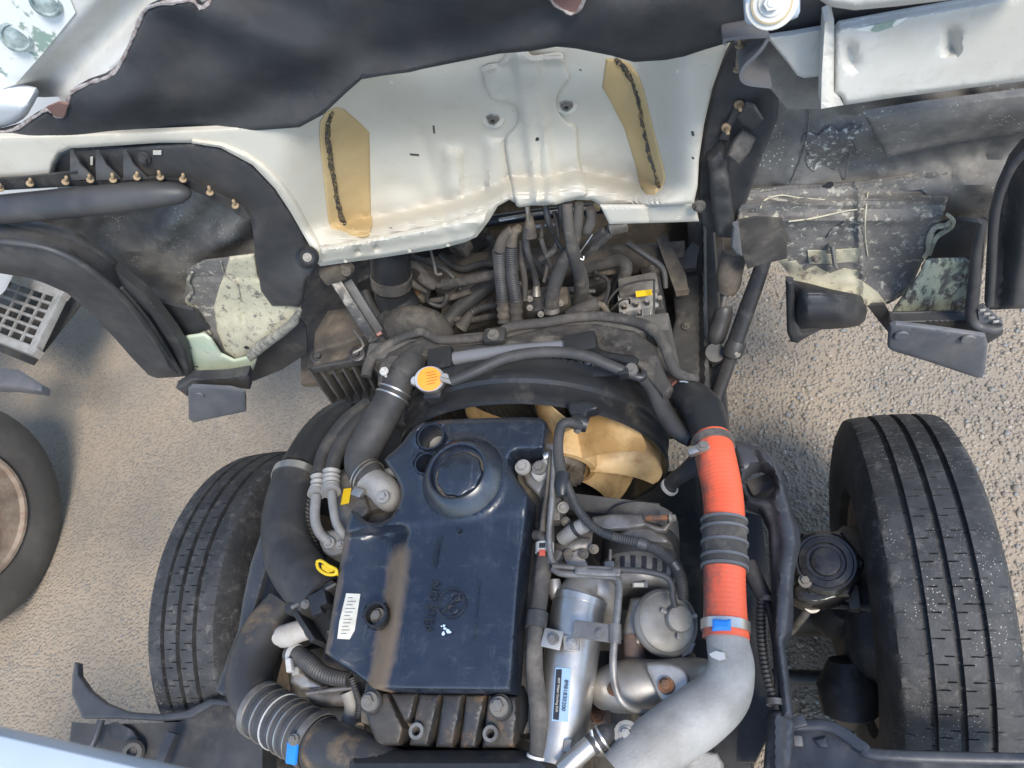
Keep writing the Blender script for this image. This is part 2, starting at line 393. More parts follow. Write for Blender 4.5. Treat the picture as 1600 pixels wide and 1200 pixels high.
m_worn = M('scratched_black_steel', (.03, .03, .03), .5, .2, col2=(.22, .20, .17), ns=40, lo=.52, hi=.66, dust=(DUST, .5, .8, 14, .5), bump=.4)
m_gloss = M('oily_black_steel', (.012, .012, .014), .22, col2=(.03, .028, .026), ns=30, dust=(DUST, .6, .9, 30, .4), bump=.2)
def peel(name, cream, dark, mud, bias=0., mudamt=.75, sc=26, st=(1, 1, 1)):
    t = NT(name)
    a = t.ramp(t.noise(sc, 10, .74, stretch=st), .46 + bias, .52 + bias); b = t.ramp(t.noise(7, 7, .65), .42, .66)
    c = t.mix(a, cream, t.mix(t.ramp(t.noise(18, 5), .4, .6), dark, mud)); c = t.mix(t.math('MULTIPLY', b, mudamt), c, mud)
    d = t.ramp(t.noise(95, 7, .75), .60, .66); c = t.mix(t.math('MULTIPLY', d, .75), c, (.05, .048, .047))
    t.l(c, t.b.inputs['Base Color']); t.set(Roughness=.75); t.bump(t.math('ADD', a, t.noise(60, 7)), .5, .002); return t.m
m_peelL = peel('peeling_cream_paint', (.40, .385, .30), (.13, .124, .115), (.19, .178, .155), .03, .7, 62, (1.6, 1, .6))
m_peelR = peel('peeling_paint_mostly_bare', (.44, .42, .34), (.105, .10, .096), (.15, .14, .128), -.06, .5, 60)
m_flake = peel('white_flakes_on_dark', (.48, .47, .42), (.085, .081, .077), (.11, .104, .096), -.045, .25, 90)
m_peelC = peel('cream_paint_flaking', (.46, .43, .31), (.10, .093, .09), (.2, .175, .145), .10, .35, 40)
m_peelG = peel('peeling_pale_green', (.45, .47, .34), (.05, .052, .055), (.17, .16, .14), .03, .3, 30, (1.5, 1, .6))

m_seam = peel('torn_foam_seam', (.36, .24, .08), (.03, .03, .03), (.06, .05, .035), -.05, .3, 160)
def ground_mat():
    t = NT('gritty_asphalt')
    v = t.n('TexVoronoi'); v.inputs['Scale'].default_value = 95; t.l(t.pos, v.inputs['Vector'])
    v2 = t.n('TexVoronoi'); v2.inputs['Scale'].default_value = 210; t.l(t.pos, v2.inputs['Vector'])
    hs = t.n('SeparateColor'); t.l(v.outputs['Color'], hs.inputs[0])
    c = t.mix(t.ramp(t.noise(2.2, 5), .38, .64), (.345, .275, .20), (.27, .23, .18))
    st = t.mix(hs.outputs[0], (.20, .172, .137), (.40, .34, .26)); st = t.mix(t.ramp(hs.outputs[1], .75, .95), st, (.2, .205, .205))
    edge = t.ramp(v.outputs['Distance'], .55, .25)
    c = t.mix(t.math('MULTIPLY', edge, t.ramp(t.noise(6, 4), .35, .6)), c, st)
    c = t.mix(t.math('MULTIPLY', t.ramp(t.noise(160, 3), .52, .7), .5), c, (.17, .145, .12))
    t.l(c, t.b.inputs['Base Color']); t.set(Roughness=.92)
    h = t.math('ADD', t.math('MULTIPLY', edge, 1.), t.math('MULTIPLY', t.noise(240, 4), .5)); t.bump(h, .8, .004); return t.m
m_ground = ground_mat()
def pebble_mat():
    t = NT('pebbles'); g = t.n('NewGeometry'); r = g.outputs['Random Per Island']
    c = t.mix(r, (.16, .14, .118), (.38, .335, .275)); wn = t.n('TexWhiteNoise'); wn.noise_dimensions = '1D'; t.l(r, wn.inputs['W'])
    c = t.mix(t.ramp(wn.outputs[0], .8, .84), c, (.2, .205, .205)); c = t.mix(t.math('MULTIPLY', t.noise(120), .35), c, (.30, .25, .19))
    t.l(c, t.b.inputs['Base Color']); t.set(Roughness=.85); return t.m
m_peb = pebble_mat()

UP = Vector((0, 0, 1)); BK = Vector((0, -1, 0)); RT = Vector((1, 0, 0))
# ================================================================== SETTING: ground
N = 60; gx = np.linspace(-4, 3, N); gy = np.linspace(-2, 5, N)
V = [(x, y, (vn(x * 2.1 + 9, y * 2.1 + 4) - .5) * .02) for y in gy for x in gx]
Fc = [(j * N + i, j * N + i + 1, (j + 1) * N + i + 1, (j + 1) * N + i) for j in range(N - 1) for i in range(N - 1)]
k = len(V); V += [(-60, -60, -.02), (60, -60, -.02), (60, 60, -.02), (-60, 60, -.02)]
Fc.append((k, k + 1, k + 2, k + 3))
mk('ground', V, Fc, m_ground, None, 40, kind='structure')
def pebbles():
    bm = bmesh.new(); bmesh.ops.create_icosphere(bm, subdivisions=1, radius=1); bv = np.array([v.co[:] for v in bm.verts]); bf = np.array([[v.index for v in f.verts] for f in bm.faces]); bm.free()
    n = 46000; x = np.random.uniform(-2.4, 1.75, n); y = np.random.uniform(-.5, 3, n)
    keep = (np.random.rand(n) < np.clip(.13 + (x + .55) * 1.1, .1, 1)); x = x[keep]; y = y[keep]; n = len(x)
    r = (.0024 + np.random.rand(n) ** 2.4 * .006) * np.clip(.55 + .5 * (x + .9), .55, 1); a = np.random.rand(n) * 6.28
    s = np.stack([r * np.random.uniform(.8, 1.4, n), r * np.random.uniform(.7, 1.1, n), r * np.random.uniform(.4, .8, n)], 1)
    P = bv[None] * s[:, None, :] * (1 + .25 * (np.random.rand(n, len(bv), 1) - .5))
    c, q = np.cos(a)[:, None], np.sin(a)[:, None]
    z = np.array([(vn(i * 2.1 + 9, j * 2.1 + 4) - .5) * .02 for i, j in zip(x, y)])
    W = np.stack([P[:, :, 0] * c - P[:, :, 1] * q + x[:, None], P[:, :, 0] * q + P[:, :, 1] * c + y[:, None], P[:, :, 2] + z[:, None] + .0008], 2).reshape(-1, 3)
    Fa = (bf[None] + (np.arange(n) * len(bv))[:, None, None]).reshape(-1, 3)
    me = bpy.data.meshes.new('gravel'); me.vertices.add(len(W)); me.vertices.foreach_set('co', W.ravel()); me.loops.add(Fa.size); me.loops.foreach_set('vertex_index', Fa.ravel().astype(np.int32))
    me.polygons.add(len(Fa)); me.polygons.foreach_set('loop_start', np.arange(0, Fa.size, 3, dtype=np.int32)); me.materials.append(m_peb); me.update(calc_edges=True); me.validate(); me.shade_smooth()
    link('gravel', me, None, 'loose grey and beige grit scattered over the ground', 'gravel', kind='stuff')
pebbles()
# ================================================================== WHEELS
def tyre_mesh(name, mat, HW=.08, SW=.101, R=.387, rim=.225, tread=True):
    prof = [(-.072, rim), (-.09, rim + .012), (-SW, .285), (-SW * .99, .325), (-SW * .92, .355), (-HW - .004, R - .014), (-HW, R - .007)]
    side = [(-x, r) for x, r in prof[::-1]]
    gr = [-.0395, 0, .0395]; xs = []
    def crown(x): return R - .006 * (x / HW) ** 2
    e = []
    pts = []
    cur = -HW + .004; pts.append((cur, 0))
    for g in gr:
        mid = [(cur * .66 + (g - .005) * .34), (cur + g - .005) / 2, (cur * .34 + (g - .005) * .66)]
        for m in mid: pts.append((m, 0))
        pts += [(g - .0052, 0), (g - .0042, 1), (g + .0042, 1), (g + .0052, 0)]; cur = g + .0052
    for f in (.34, .5, .66): pts.append((cur * (1 - f) + (HW - .004) * f, 0))
    pts.append((HW - .004, 0))
    P = [(x, r, -1) for x, r in prof] + [(x, crown(x) - (.011 if g else 0), i) for i, (x, g) in enumerate(pts)] + [(x, r, -1) for x, r in side]
    NP = 64 if tread else 24
    fr = [0, .42, .44, .47, .49, .75, .77, .80, .82] if tread else [0, .5]
    ang = [2 * math.pi * (p + f) / NP for p in range(NP) for f in fr]
    nf = len(fr); V = []; n = len(P)
    for ai, a in enumerate(ang):
        q = ai % nf
        for (x, r, i) in P:
            if tread and i >= 0:
                inner = -.034 < x < -.005 or .005 < x < .034
                if inner:
                    left = (x < -.0195) if x < 0 else (x < .0195)
                    if (q in (2, 3) and left) or (q in (6, 7) and not left): r -= .006
                elif abs(x) > .066 and q in (2, 3): r -= .0022
                elif abs(abs(x) - .0452) < .004 and q in (6, 7): r -= .003
            if tread and i >= 0: r += (vn(x * 300, ai * .37) - .5) * .0012
            V.append((x, r * math.sin(a), r * math.cos(a)))
    m = len(ang)
    Fc = [(a * n + i, ((a + 1) % m) * n + i, ((a + 1) % m) * n + i + 1, a * n + i + 1) for a in range(m) for i in range(n - 1)]
    me = bpy.data.meshes.new(name); me.from_pydata(V, [], Fc); me.materials.append(mat); me.shade_smooth(); me.set_sharp_from_angle(angle=math.radians(38)); me.update(); return me
TY = tyre_mesh('tyre', m_tyre)
def place(o, parent, loc, rot=None):
    o.location = Vector(loc) - base(parent)
    if rot: o.rotation_euler = rot
    return o
ax = thing('front_axle', 'dark steel front axle carrying the two big black front tyres', 'axle', (0, 0, 0))
for sx in (-1, 1):
    c = Vector((sx * .706, 0, .387))
    w_ = place(link('wheel', TY, ax, label='left front tyre, narrower in view, dusty black tread' if sx < 0 else 'right front tyre with dust specks on three-groove tread'), ax, c, (0, 0, 0 if sx > 0 else math.pi))
    ROOT[w_] = c
    if sx < 0: ROOT[w_] = Vector((0, 0, 0))
    def part(nm, prof, mat, seg):
        o = lathe(nm, prof, (0, 0, 0), (1, 0, 0), mat, None, seg); o.parent = w_; return o
    part('rim', [(.226, -.075), (.215, -.07), (.205, -.02), (.2, .03), (.19, .045), (.05, .05), (0, .05)], m_rim, 40)
    part('brake_drum', [(.0, -.14), (.08, -.14), (.15, -.12), (.165, -.1), (.165, .0)], m_frame, 36)
sweep('beam', [(-.6, 0, .36), (-.45, .0, .33), (-.3, 0, .27), (.3, 0, .27), (.45, 0, .33), (.6, 0, .36)], [.045] * 6, m_frame, ax, 10)
sweep('track_rod', [(-.62, -.12, .30), (.62, -.12, .30)], [.016, .016], m_frame, ax, 10)
for sx in (-1, 1):
    sweep('knuckle', [(sx * .57, 0, .30), (sx * .575, -.01, .38), (sx * .58, -.02, .46), (sx * .585, -.02, .50)], [.03, .05, .055, .03], m_frame, ax, 12)
    sweep('brake_chamber', [(sx * .575, -.20, .40), (sx * .575, -.195, .41), (sx * .575, -.15, .43), (sx * .575, -.11, .45)], [.03, .05, .055, .03], m_frame, ax, 16)
# kingpin cap on the right
kp = thing('spring_hanger', 'black round capped suspension mount inside the right front tyre', 'mount', Zp(1290, 880, .62))
O = Zp(1290, 878, .66)
lathe('cap', [(.055, -.14), (.058, -.03), (.056, -.006), (.05, .0), (.046, 0), (.044, .004), (.034, .005), (.032, .001), (.026, .001), (.024, .006), (.012, .008), (0, .008)], O, to_cam(O) * .5 + UP, m_gloss, kp, 36)
lathe('hex_collar', [(.066, -.05), (.066, -.018), (.06, -.012), (.05, -.012)], O, to_cam(O) * .5 + UP, m_gloss, kp, 6, smooth=20)
sheet('mount_plate', [(1240, 915), (1262, 900), (1318, 930), (1300, 940), (1268, 946), (1240, 935)], .64, m_gloss, kp, thick=.05, step=12, lip=(.01, 8), sub=2)
bolt(Zp(1258, 908, .655), UP, .012, m_bolt, kp)
lk = thing('stabiliser_link', 'thin dusty steel link rod beside the right frame arm', 'rod', Zp(1300, 945, .55))
tube('rod', [(1275, 945, .58, 5), (1330, 948, .56, 5), (1362, 950, .55, 6)], m_gmet, lk)
tube('lower_rod', [(1268, 943, .58, 7), (1252, 965, .52, 8), (1235, 985, .45, 8)], m_gmet, lk)
O = Zp(1266, 943, .585); lathe('eye', [(.006, -.014), (.016, -.014), (.018, 0), (.016, .014), (.006, .014)], O, (.2, -.3, 1), m_gmet, lk, 20)
O = Zp(1333, 935, .57); rbox('clamp', O, (.02, .045, .03), m_gmet, lk, None, .004); bolt(O + Vector((-.012, 0, .015)), (-1, 0, .4), .009, m_bolt, lk)
bh = thing('brake_hose', 'black rubber brake hose dropping towards the right wheel caliper', 'hose', Zp(1330, 1000, .45))
tube('hose', [(1345, 950, .55, 6), (1330, 972, .5, 7), (1325, 1000, .45, 7), (1328, 1040, .42, 9), (1345, 1060, .42, 9)], m_rub, bh)

# ================================================================== NEIGHBOURING TRUCK
nb = thing('parked_truck', 'neighbouring white truck with rusty wheel and silver grid step at far left', 'truck', (-2.2, .26, 0))
NX = -1.962
T2 = tyre_mesh('tyre', m_tyre2, R=.387, tread=False)
nw = Vector((NX - .1, .261, .387))
wh = place(link('tyre', T2, nb), nb, nw)
lathe('rim', [(.235, .085), (.228, .1), (.218, .1), (.212, .085), (.205, .05), (.19, .04), (.165, .045), (.155, .02), (.09, .0), (.085, .05), (.0, .055)], nw, (1, 0, 0), m_rim, nb, 48)
for k in range(8):
    a = 2 * math.pi * k / 8 + .3; bolt(nw + Vector((.05, .178 * math.sin(a), .178 * math.cos(a))), (1, 0, 0), .02, m_gmet, nb, 'wheel_nut')
# the second tyre of the pair and the cab side above
place(link('tyre', T2, nb), nb, nw + Vector((-.26, 0, 0)))
rbox('side_skirt', (NX - .5, 1.72, .78), (.9, 1.4, .46), m_nwhite, nb, None, .03)
rbox('side_panel', (NX - .55, 1.1, 1.4), (.9, 3.4, .7), m_nwhite, nb, None, .03)
sheet('mudguard', [(-70, 560), (-20, 572), (30, 578), (68, 602), (66, 612), (20, 606), (-70, 606)], .5, m_grey, nb, thick=.03, step=14, lip=(.01, 8))
# step: frame + grid bars + edge rails
q = [Zp(30, 438, .42), Zp(104, 462, .42), Zp(60, 553, .42), Zp(-75, 520, .42)]
q[3] = q[0] + (q[2] - q[1])
q[0] = q[1] + (q[0] - q[1]) * 1.7; q[3] = q[2] + (q[3] - q[2]) * 1.7
def qb(u, v): return (q[0].lerp(q[1], u)).lerp(q[3].lerp(q[2], u), v)
st = thing('truck_step', 'silver aluminium grid step of the neighbouring truck, far left', 'step', (q[0] + q[2]) / 2 - Vector((0, 0, .03)))
for k in range(7): bar('slat', qb(.02, .06 + .88 * k / 6), qb(.9, .06 + .88 * k / 6), .011, .014, m_step, st)
for k in range(7): bar('cross_bar', qb(.02 + .88 * k / 6, .05) + Vector((0, 0, -.004)), qb(.02 + .88 * k / 6, .95) + Vector((0, 0, -.004)), .007, .012, m_step, st)
bar('edge_rail', qb(.95, 0), qb(.95, 1), .035, .03, m_step, st)
bar('edge_rail', qb(0, 1), qb(1, 1), .03, .034, m_step, st)
bar('edge_rail', qb(0, 0), qb(1, 0), .03, .034, m_step, st)
bar('lower_pan', qb(0, .5) + Vector((0, 0, -.07)), qb(.9, .5) + Vector((0, 0, -.07)), .3, .01, m_frame, st)
bar('bracket', qb(0, .5) + Vector((-.1, 0, -.03)), qb(.5, .5) + Vector((0, 0, -.03)), .04, .03, m_frame, st)

# ================================================================== CHASSIS
ch = thing('chassis_frame', 'black steel ladder frame with dusty front crossmember under the cab', 'frame', (0, .4, .5))
for sx in (-1, 1):
    rbox('rail', (sx * .365, .1, .535), (.062, 2.2, .17), m_frame, ch, None, .008)
rbox('dark_filler', (0, -.1, .31), (.66, .9, .02), m_frame, ch, None, .005)  # dark filler plate added to black out bright ground under the engine
sheet('front_panel', [(470, 300), (1130, 280), (1130, 560), (470, 600)], lambda x, y: .42 + .05 * vn(x / 60, y / 50) + .03 * ss(760, 800, x), m_framed, ch, thick=.02, step=16)
sheet('front_wall', [(440, 230), (1160, 200), (1160, 420), (440, 450)], lambda x, y: 1.08 + .03 * vn(x / 40, y / 40), m_framed, ch, mode='y', thick=.02, step=20)
tube('cross_tube', [(560, 440, .66, 26), (700, 425, .66, 26), (850, 412, .66, 26), (1000, 405, .66, 24), (1070, 400, .66, 24)], m_framed, ch, seg=12)
sheet('bracket', [(1025, 372), (1040, 365), (1072, 430), (1075, 452), (1055, 455)], .72, m_framed, ch, thick=.02, step=12)
sheet('bracket', [(905, 398), (1010, 395), (1015, 440), (915, 445)], .60, m_framed, ch, thick=.06, step=14, lip=(.006, 6))
sheet('bracket', [(690, 440), (770, 380), (790, 385), (780, 440), (760, 500), (690, 520)], lambda x, y: .62 + .02 * vn(x / 20, y / 20), m_framed, ch, thick=.02, step=12)
sheet('bracket', [(660, 360), (760, 350), (770, 378), (690, 420), (655, 410)], .58, m_frame, ch, thick=.02, step=14)
# the flat dark rail plate with bolt holes right of the brake modulator
rp = thing('rail_plate', 'tall dark steel plate with round bolt holes right of the brake modulator', 'plate', Zp(1080, 520, .6))
sheet('plate', [(1045, 418), (1062, 425), (1075, 395), (1090, 345), (1102, 345), (1104, 480), (1108, 600), (1112, 660), (1095, 680), (1064, 620), (1044, 540), (1048, 525), (1056, 500), (1052, 455)], lambda x, y: .66 + (.018 if x > 1098 else 0), m_frame, rp, thick=.03, step=9, lip=(.004, 5), holes=[[(cx + 5 * math.cos(a), cy + 4 * math.sin(a)) for a in [k * .785 for k in range(8)]] for cx, cy in ((1064, 427), (1078, 601))])
for p in ((1071, 454), (1072, 510)): bolt(Zp(*p, .664), UP, .0095, m_gmet, rp)
sheet('gusset', [(1068, 420), (1055, 412), (1082, 378), (1092, 385), (1086, 418)], .685, m_liner, rp, thick=.015, step=10)
# steering/tilt cylinder and stay rod
tc = thing('tilt_cylinder', 'black hydraulic tilt cylinder with dusty bell end right of the rail plate', 'cylinder', Zp(1120, 500, .6))
tube('bell', [(1148, 395, .82, 20), (1140, 425, .79, 20), (1138, 443, .77, 19), (1133, 458, .755, 14)], m_framed, tc)
tube('piston_rod', [(1136, 452, .76, 7), (1131, 470, .745, 4.5), (1129, 484, .73, 4.5)], m_gmet, tc)
tube('barrel', [(1131, 480, .735, 12), (1131, 486, .73, 14), (1126, 505, .71, 15), (1119, 528, .69, 14), (1117, 536, .68, 8)], m_frame, tc)
tube('lower_rod', [(1117, 534, .68, 6), (1112, 548, .67, 6)], m_frame, tc)
O = Zp(1117, 553, .67); lathe('eye', [(.006, -.016), (.02, -.016), (.022, 0), (.02, .016), (.006, .016)], O, (.1, -.4, 1), m_frame, tc, 20)
sheet('bracket', [(1105, 545), (1128, 545), (1142, 535), (1150, 550), (1140, 562), (1112, 566)], .655, m_frame, tc, thick=.02, step=8)
sr = thing('stay_rod', 'long black cab stay rod with clamp crossing over the gravel', 'rod', Zp(1150, 540, .6))
tube('upper_rod', [(1215, 330, .93, 11), (1190, 418, .83, 12), (1168, 480, .76, 13), (1147, 540, .7, 13)], m_frame, sr, flat=.75)
tube('lower_rod', [(1147, 545, .70, 10), (1136, 575, .665, 10.5), (1120, 620, .62, 11), (1112, 650, .6, 11)], m_frame, sr, flat=.75)
tube('clamp', [(1152, 533, .71, 15), (1147, 545, .70, 16), (1143, 555, .69, 15)], m_frame, sr, sub=2)
bolt(Zp(1151, 553, .705), to_cam(Zp(1151, 553, .7)), .008, m_bolt, sr)

# side frame arms
la = thing('frame_arm', 'narrow grey-blue steel arm between left tyre and big intake hose', 'arm', Zp(390, 930, .8))
sheet('flange', [(452, 770), (438, 772), (415, 812), (392, 880), (381, 930), (372, 985), (362, 1010), (337, 1078), (346, 1086), (358, 1080), (380, 1010), (398, 955), (412, 905), (432, 850), (450, 800)], .80, m_arm, la, thick=.012, step=9, lip=(.004, 5), dust=None)
sheet('web', [(452, 775), (440, 850), (410, 920), (390, 985), (362, 1082), (420, 1075), (440, 1000), (460, 900), (480, 790)], .74, m_frame, la, thick=.02, step=14)
ra = thing('frame_arm', 'blue-black steel arm with round hole beside the orange hose', 'arm', Zp(1215, 900, .86))
hole = [(1187 + 25 * math.cos(a), 753 + 26 * math.sin(a)) for a in [k * math.pi / 12 for k in range(24)]]
poly = [(1140, 688), (1165, 690), (1195, 702), (1213, 722), (1228, 760), (1238, 800), (1249, 826), (1251, 848), (1243, 878), (1239, 910), (1240, 962), (1238, 985), (1226, 1003), (1232, 1050), (1239, 1108), (1240, 1122), (1222, 1120), (1216, 1060), (1207, 1000), (1206, 940), (1203, 880), (1200, 820), (1188, 795), (1165, 785), (1158, 760), (1150, 720)]
sheet('arm', poly, lambda x, y: .86 + .012 * ss(18, 6, abs(x - pwl([(700, 1195), (800, 1224), (850, 1232), (900, 1226), (1000, 1216), (1120, 1230)], y))) , m_arm, ra, thick=.03, step=7, lip=(.012, 9), holes=[hole])
sheet('inner_web', [(1165, 800), (1190, 806), (1200, 900), (1200, 1000), (1215, 1120), (1180, 1190), (1150, 1190), (1160, 1000), (1155, 850)], .74, m_frame, ra, thick=.03, step=16)
rbox('bush', Zp(1192, 760, .80), (.05, .03, .03), m_frame, ra, axrot((1, .4, 0)), .006)
sheet('lower_leg', [(1200, 1110), (1232, 1108), (1242, 1130), (1238, 1190), (1228, 1230), (1190, 1230)], lambda x, y: .85 + .012 * ss(14, 4, abs(x - 1216)), m_arm, ra, thick=.05, step=9, lip=(.01, 7))
hn = thing('wiring_conduit', 'ribbed black wiring conduit clipped along the right frame arm', 'conduit', Zp(1195, 1000, .8))
tube('conduit', [(1168, 880, .82, 13), (1185, 915, .82, 13), (1197, 938, .82, 12)], m_rub, hn)
tube('ribbed_sleeve', [(1190, 930, .82, 7), (1189, 980, .83, 7), (1193, 1030, .84, 7), (1203, 1075, .85, 7), (1212, 1100, .855, 7)], m_rub, hn, corr=(.0011, .0065), sub=8)
tube('cable', [(1197, 935, .82, 5), (1208, 985, .83, 5), (1214, 1050, .845, 5), (1214, 1110, .85, 6)], m_rub, hn)
for (p, z) in (((1198, 938), .82), ((1212, 1098), .855)):
    ring('clip', Zp(*p, z), (-.05, -1, .1), .010, .008, .003, m_gmet, hn, 20)
# rear brackets at the bottom of the picture
for nm, lab, pl, z, rim_ in (
    ('fender_bracket', 'blue-black curved bracket plate under the right tyre, bottom right', [(1232, 1128), (1252, 1132), (1290, 1133), (1312, 1142), (1345, 1165), (1380, 1178), (1640, 1185), (1640, 1260), (1230, 1260)], .80, [(1236, 1134, 0), (1262, 1133, 0), (1292, 1134, 0), (1315, 1144, 0), (1348, 1167, 0), (1382, 1180, 0), (1640, 1187, 0)]),
    ('fender_bracket', 'rust-specked black bracket with horn tip in front of the left tyre', [(108, 1062), (112, 1085), (128, 1118), (165, 1124), (280, 1122), (330, 1100), (372, 1098), (400, 1120), (400, 1250), (100, 1250), (118, 1130)], .70, [(120, 1038, 0), (119, 1058, 0), (126, 1072, 0), (150, 1095, 0), (190, 1112, 0), (240, 1118, 0), (285, 1114, 0), (330, 1093, 0), (372, 1096, 0)])):
    t_ = thing(nm, lab, 'bracket', Zp(pl[2][0], pl[2][1], z - .05))
    if z > .75:
        sheet('plate', pl, lambda x, y: z - .02 + .006 * vn(x / 18, y / 18), m_arm, t_, thick=.05, step=14)
        tube('rim', [(a, b, z, 9) for a, b, _ in rim_], m_arm, t_, flat=.55)
        sheet('emboss', [(1270, 1155), (1290, 1150), (1298, 1170), (1280, 1168)], z + .004 - .014, m_arm, t_, thick=.01, step=6, lip=(.004, 4))
        rbox('nut', Zp(1247, 1158, z), (.012, .014, .012), m_bolt, t_, None, .002)
        rbox('tab', Zp(1247, 1128, z + .01), (.022, .016, .012), m_arm, t_, axrot((1, .3, 0)), .003)
    else:
        sheet('plate', [(112, 1128), (160, 1132), (280, 1128), (330, 1108), (375, 1104), (410, 1130), (410, 1250), (100, 1250)], lambda x, y: z - .06 + .012 * vn(x / 24, y / 24), m_liner, t_, thick=.05, step=14)
        sheet('horn', [(117, 1034), (123, 1036), (124, 1055), (140, 1078), (165, 1098), (200, 1112), (250, 1116), (292, 1110), (328, 1092), (345, 1092), (373, 1098), (372, 1104), (332, 1102), (298, 1122), (250, 1126), (180, 1122), (128, 1122), (112, 1085), (113, 1055)], z, m_arm, t_, thick=.012, step=6, lip=(.004, 4))
        tube('rib', [(158, 1125, z - .02, 6), (150, 1150, z - .02, 6), (140, 1172, z - .02, 6)], m_arm, t_)
        bar('strut', Zp(272, 1145, z - .01), Zp(245, 1210, z - .01), .022, .02, m_arm, t_)
        O = Zp(206, 1176, z - .03); lathe('bush', [(.008, -.02), (.022, -.02), (.024, .005), (.018, .01), (.01, .01), (.009, -.01)], O, to_cam(O), m_liner, t_, 20)
        sheet('inner_plate', [(180, 1128), (205, 1140), (215, 1155), (200, 1160), (170, 1152), (168, 1132)], z - .035, m_arm, t_, thick=.01, step=8)
# front wall of the cargo body: its top edge crosses the bottom left corner, close to the lens
A = Zp(0, 1143, 1.66); B = Zp(250, 1200, 1.66); d = (B - A).normalized(); nrm = Vector((-d.y, d.x, 0)) * -1
if nrm.y > 0: nrm = -nrm
L0, L1 = A - d * 1.15, B + d * .70
cg = thing('cargo_body', 'pale white cargo body wall, out of focus in the bottom left corner', 'truck body', ((L0 + L1) / 2 + nrm * .5) * 1.0 - Vector((0, 0, 1.0)))
mid = (L0 + L1) / 2; LEN = (L1 - L0).length; Rm = axrot(d)
rbox('top_rail', mid + nrm * .035 - Vector((0, 0, .03)), (LEN, .07, .06), m_body, cg, Rm, .012)
for s_ in (-.45, .45): rbox('post', mid + d * (LEN * s_) + nrm * .05 - Vector((0, 0, .46)), (.06, .05, .82), m_body, cg, Rm, .01)
rbox('floor', mid + nrm * 1.1 - Vector((0, 0, .80)), (LEN, 1.46, .1), m_body, cg, Rm, .01)
# ================================================================== TILTED CAB (underside)
cab = thing('tilted_cab', 'cream truck cab tilted forward, seen from below with dark mat and wheel arches', 'cab', (0, .6, .75))
YC = [(470, 388), (497, 385), (600, 366), (700, 345), (760, 325), (800, 306), (850, 308), (900, 296), (940, 304), (1000, 316), (1085, 316)]
def ytun(x, y):
    Y = .53 + .135 * ss(430, 600, x) * (1 - ss(975, 1085, x))
    Y -= .05 * ss(230, 110, y) * ss(480, 620, x) * (1 - ss(900, 1100, x))
    c = pwl(YC, x)
    if x > 440: Y -= .085 * ss(c - 34, c + 4, y) * ss(440, 560, x) * (1 - ss(1000, 1090, x))
    # pressed ribs and creases
    def rib(cx, y0, y1, w, h, sl=.0):
        return -h * 1.35 * ss(w, w * .6, abs(x - cx - (y - y0) * sl)) * ss(y0 - 6, y0 + 8, y) * (1 - ss(y1 - 10, y1 + 14, y))
    Y += rib(706, 232, 300, 15, .010, .03) + rib(772, 218, 300, 18, .009, .05)
    Y += .006 * ss(14, 0, abs(x - (655 + (y - 200) * .28))) * ss(180, 215, y)
    Y -= .012 * ss(60, 10, math.hypot(x - 620, (y - 330) * 1.3)) 
    return Y
tp = [(-30, 215), (0, 212), (200, 206), (340, 200), (450, 190), (500, 165), (560, 112), (640, 100), (780, 68), (830, 62), (930, 70), (1000, 80), (1040, 80), (1100, 66), (1142, 58),
      (1128, 95), (1112, 140), (1100, 195), (1092, 250), (1090, 290), (1084, 318), (1040, 322), (940, 322), (925, 313), (900, 312), (880, 317), (850, 321), (812, 321), (796, 312),
      (778, 322), (764, 345), (745, 370), (728, 378), (690, 388), (600, 402), (500, 416), (495, 408), (480, 376), (455, 332), (430, 294), (395, 257), (345, 230), (300, 223), (250, 223), (110, 232), (92, 240), (83, 257), (80, 277), (-30, 283)]
tun = sheet('tunnel_panel', tp, ytun, m_white, cab, mode='y', thick=.006, step=8, lip=(.006, 6))
sheet('flange_plate', [(938, 322), (1040, 322), (1086, 317), (1092, 346), (1030, 348), (952, 350)], lambda x, y: .555 - .01 * ss(1015, 1005, x) + .006 * ss(12, 0, abs(x - 1010)), m_white, cab, mode='y', thick=.004, step=8, lip=(.003, 4))
sheet('arch_flange', [(300, 219), (345, 224), (385, 240), (412, 258), (440, 286), (464, 318), (484, 356), (500, 386), (508, 402), (497, 413), (480, 377), (455, 333), (430, 295), (395, 258), (345, 231), (300, 224)], lambda x, y: ytun(x, y) - .007, m_white, tun, mode='y', thick=.004, step=8, lip=(.004, 5))
# a lower layer of the front lip with two holes
sheet('lip_plate', [(500, 388), (600, 370), (660, 358), (720, 343), (762, 330), (757, 350), (738, 372), (690, 384), (600, 399), (503, 411)], lambda x, y: ytun(x, y) - .008 - .01 * ss(14, 0, abs(y - pwl([(500, 395), (760, 345)], x))), m_white, cab, mode='y', thick=.004, step=8, lip=(.004, 4),
      holes=[[(cx + 4 * math.cos(a), cy + 4 * math.sin(a)) for a in [k * .785 for k in range(8)]] for cx, cy in ((559, 392), (588, 387))])
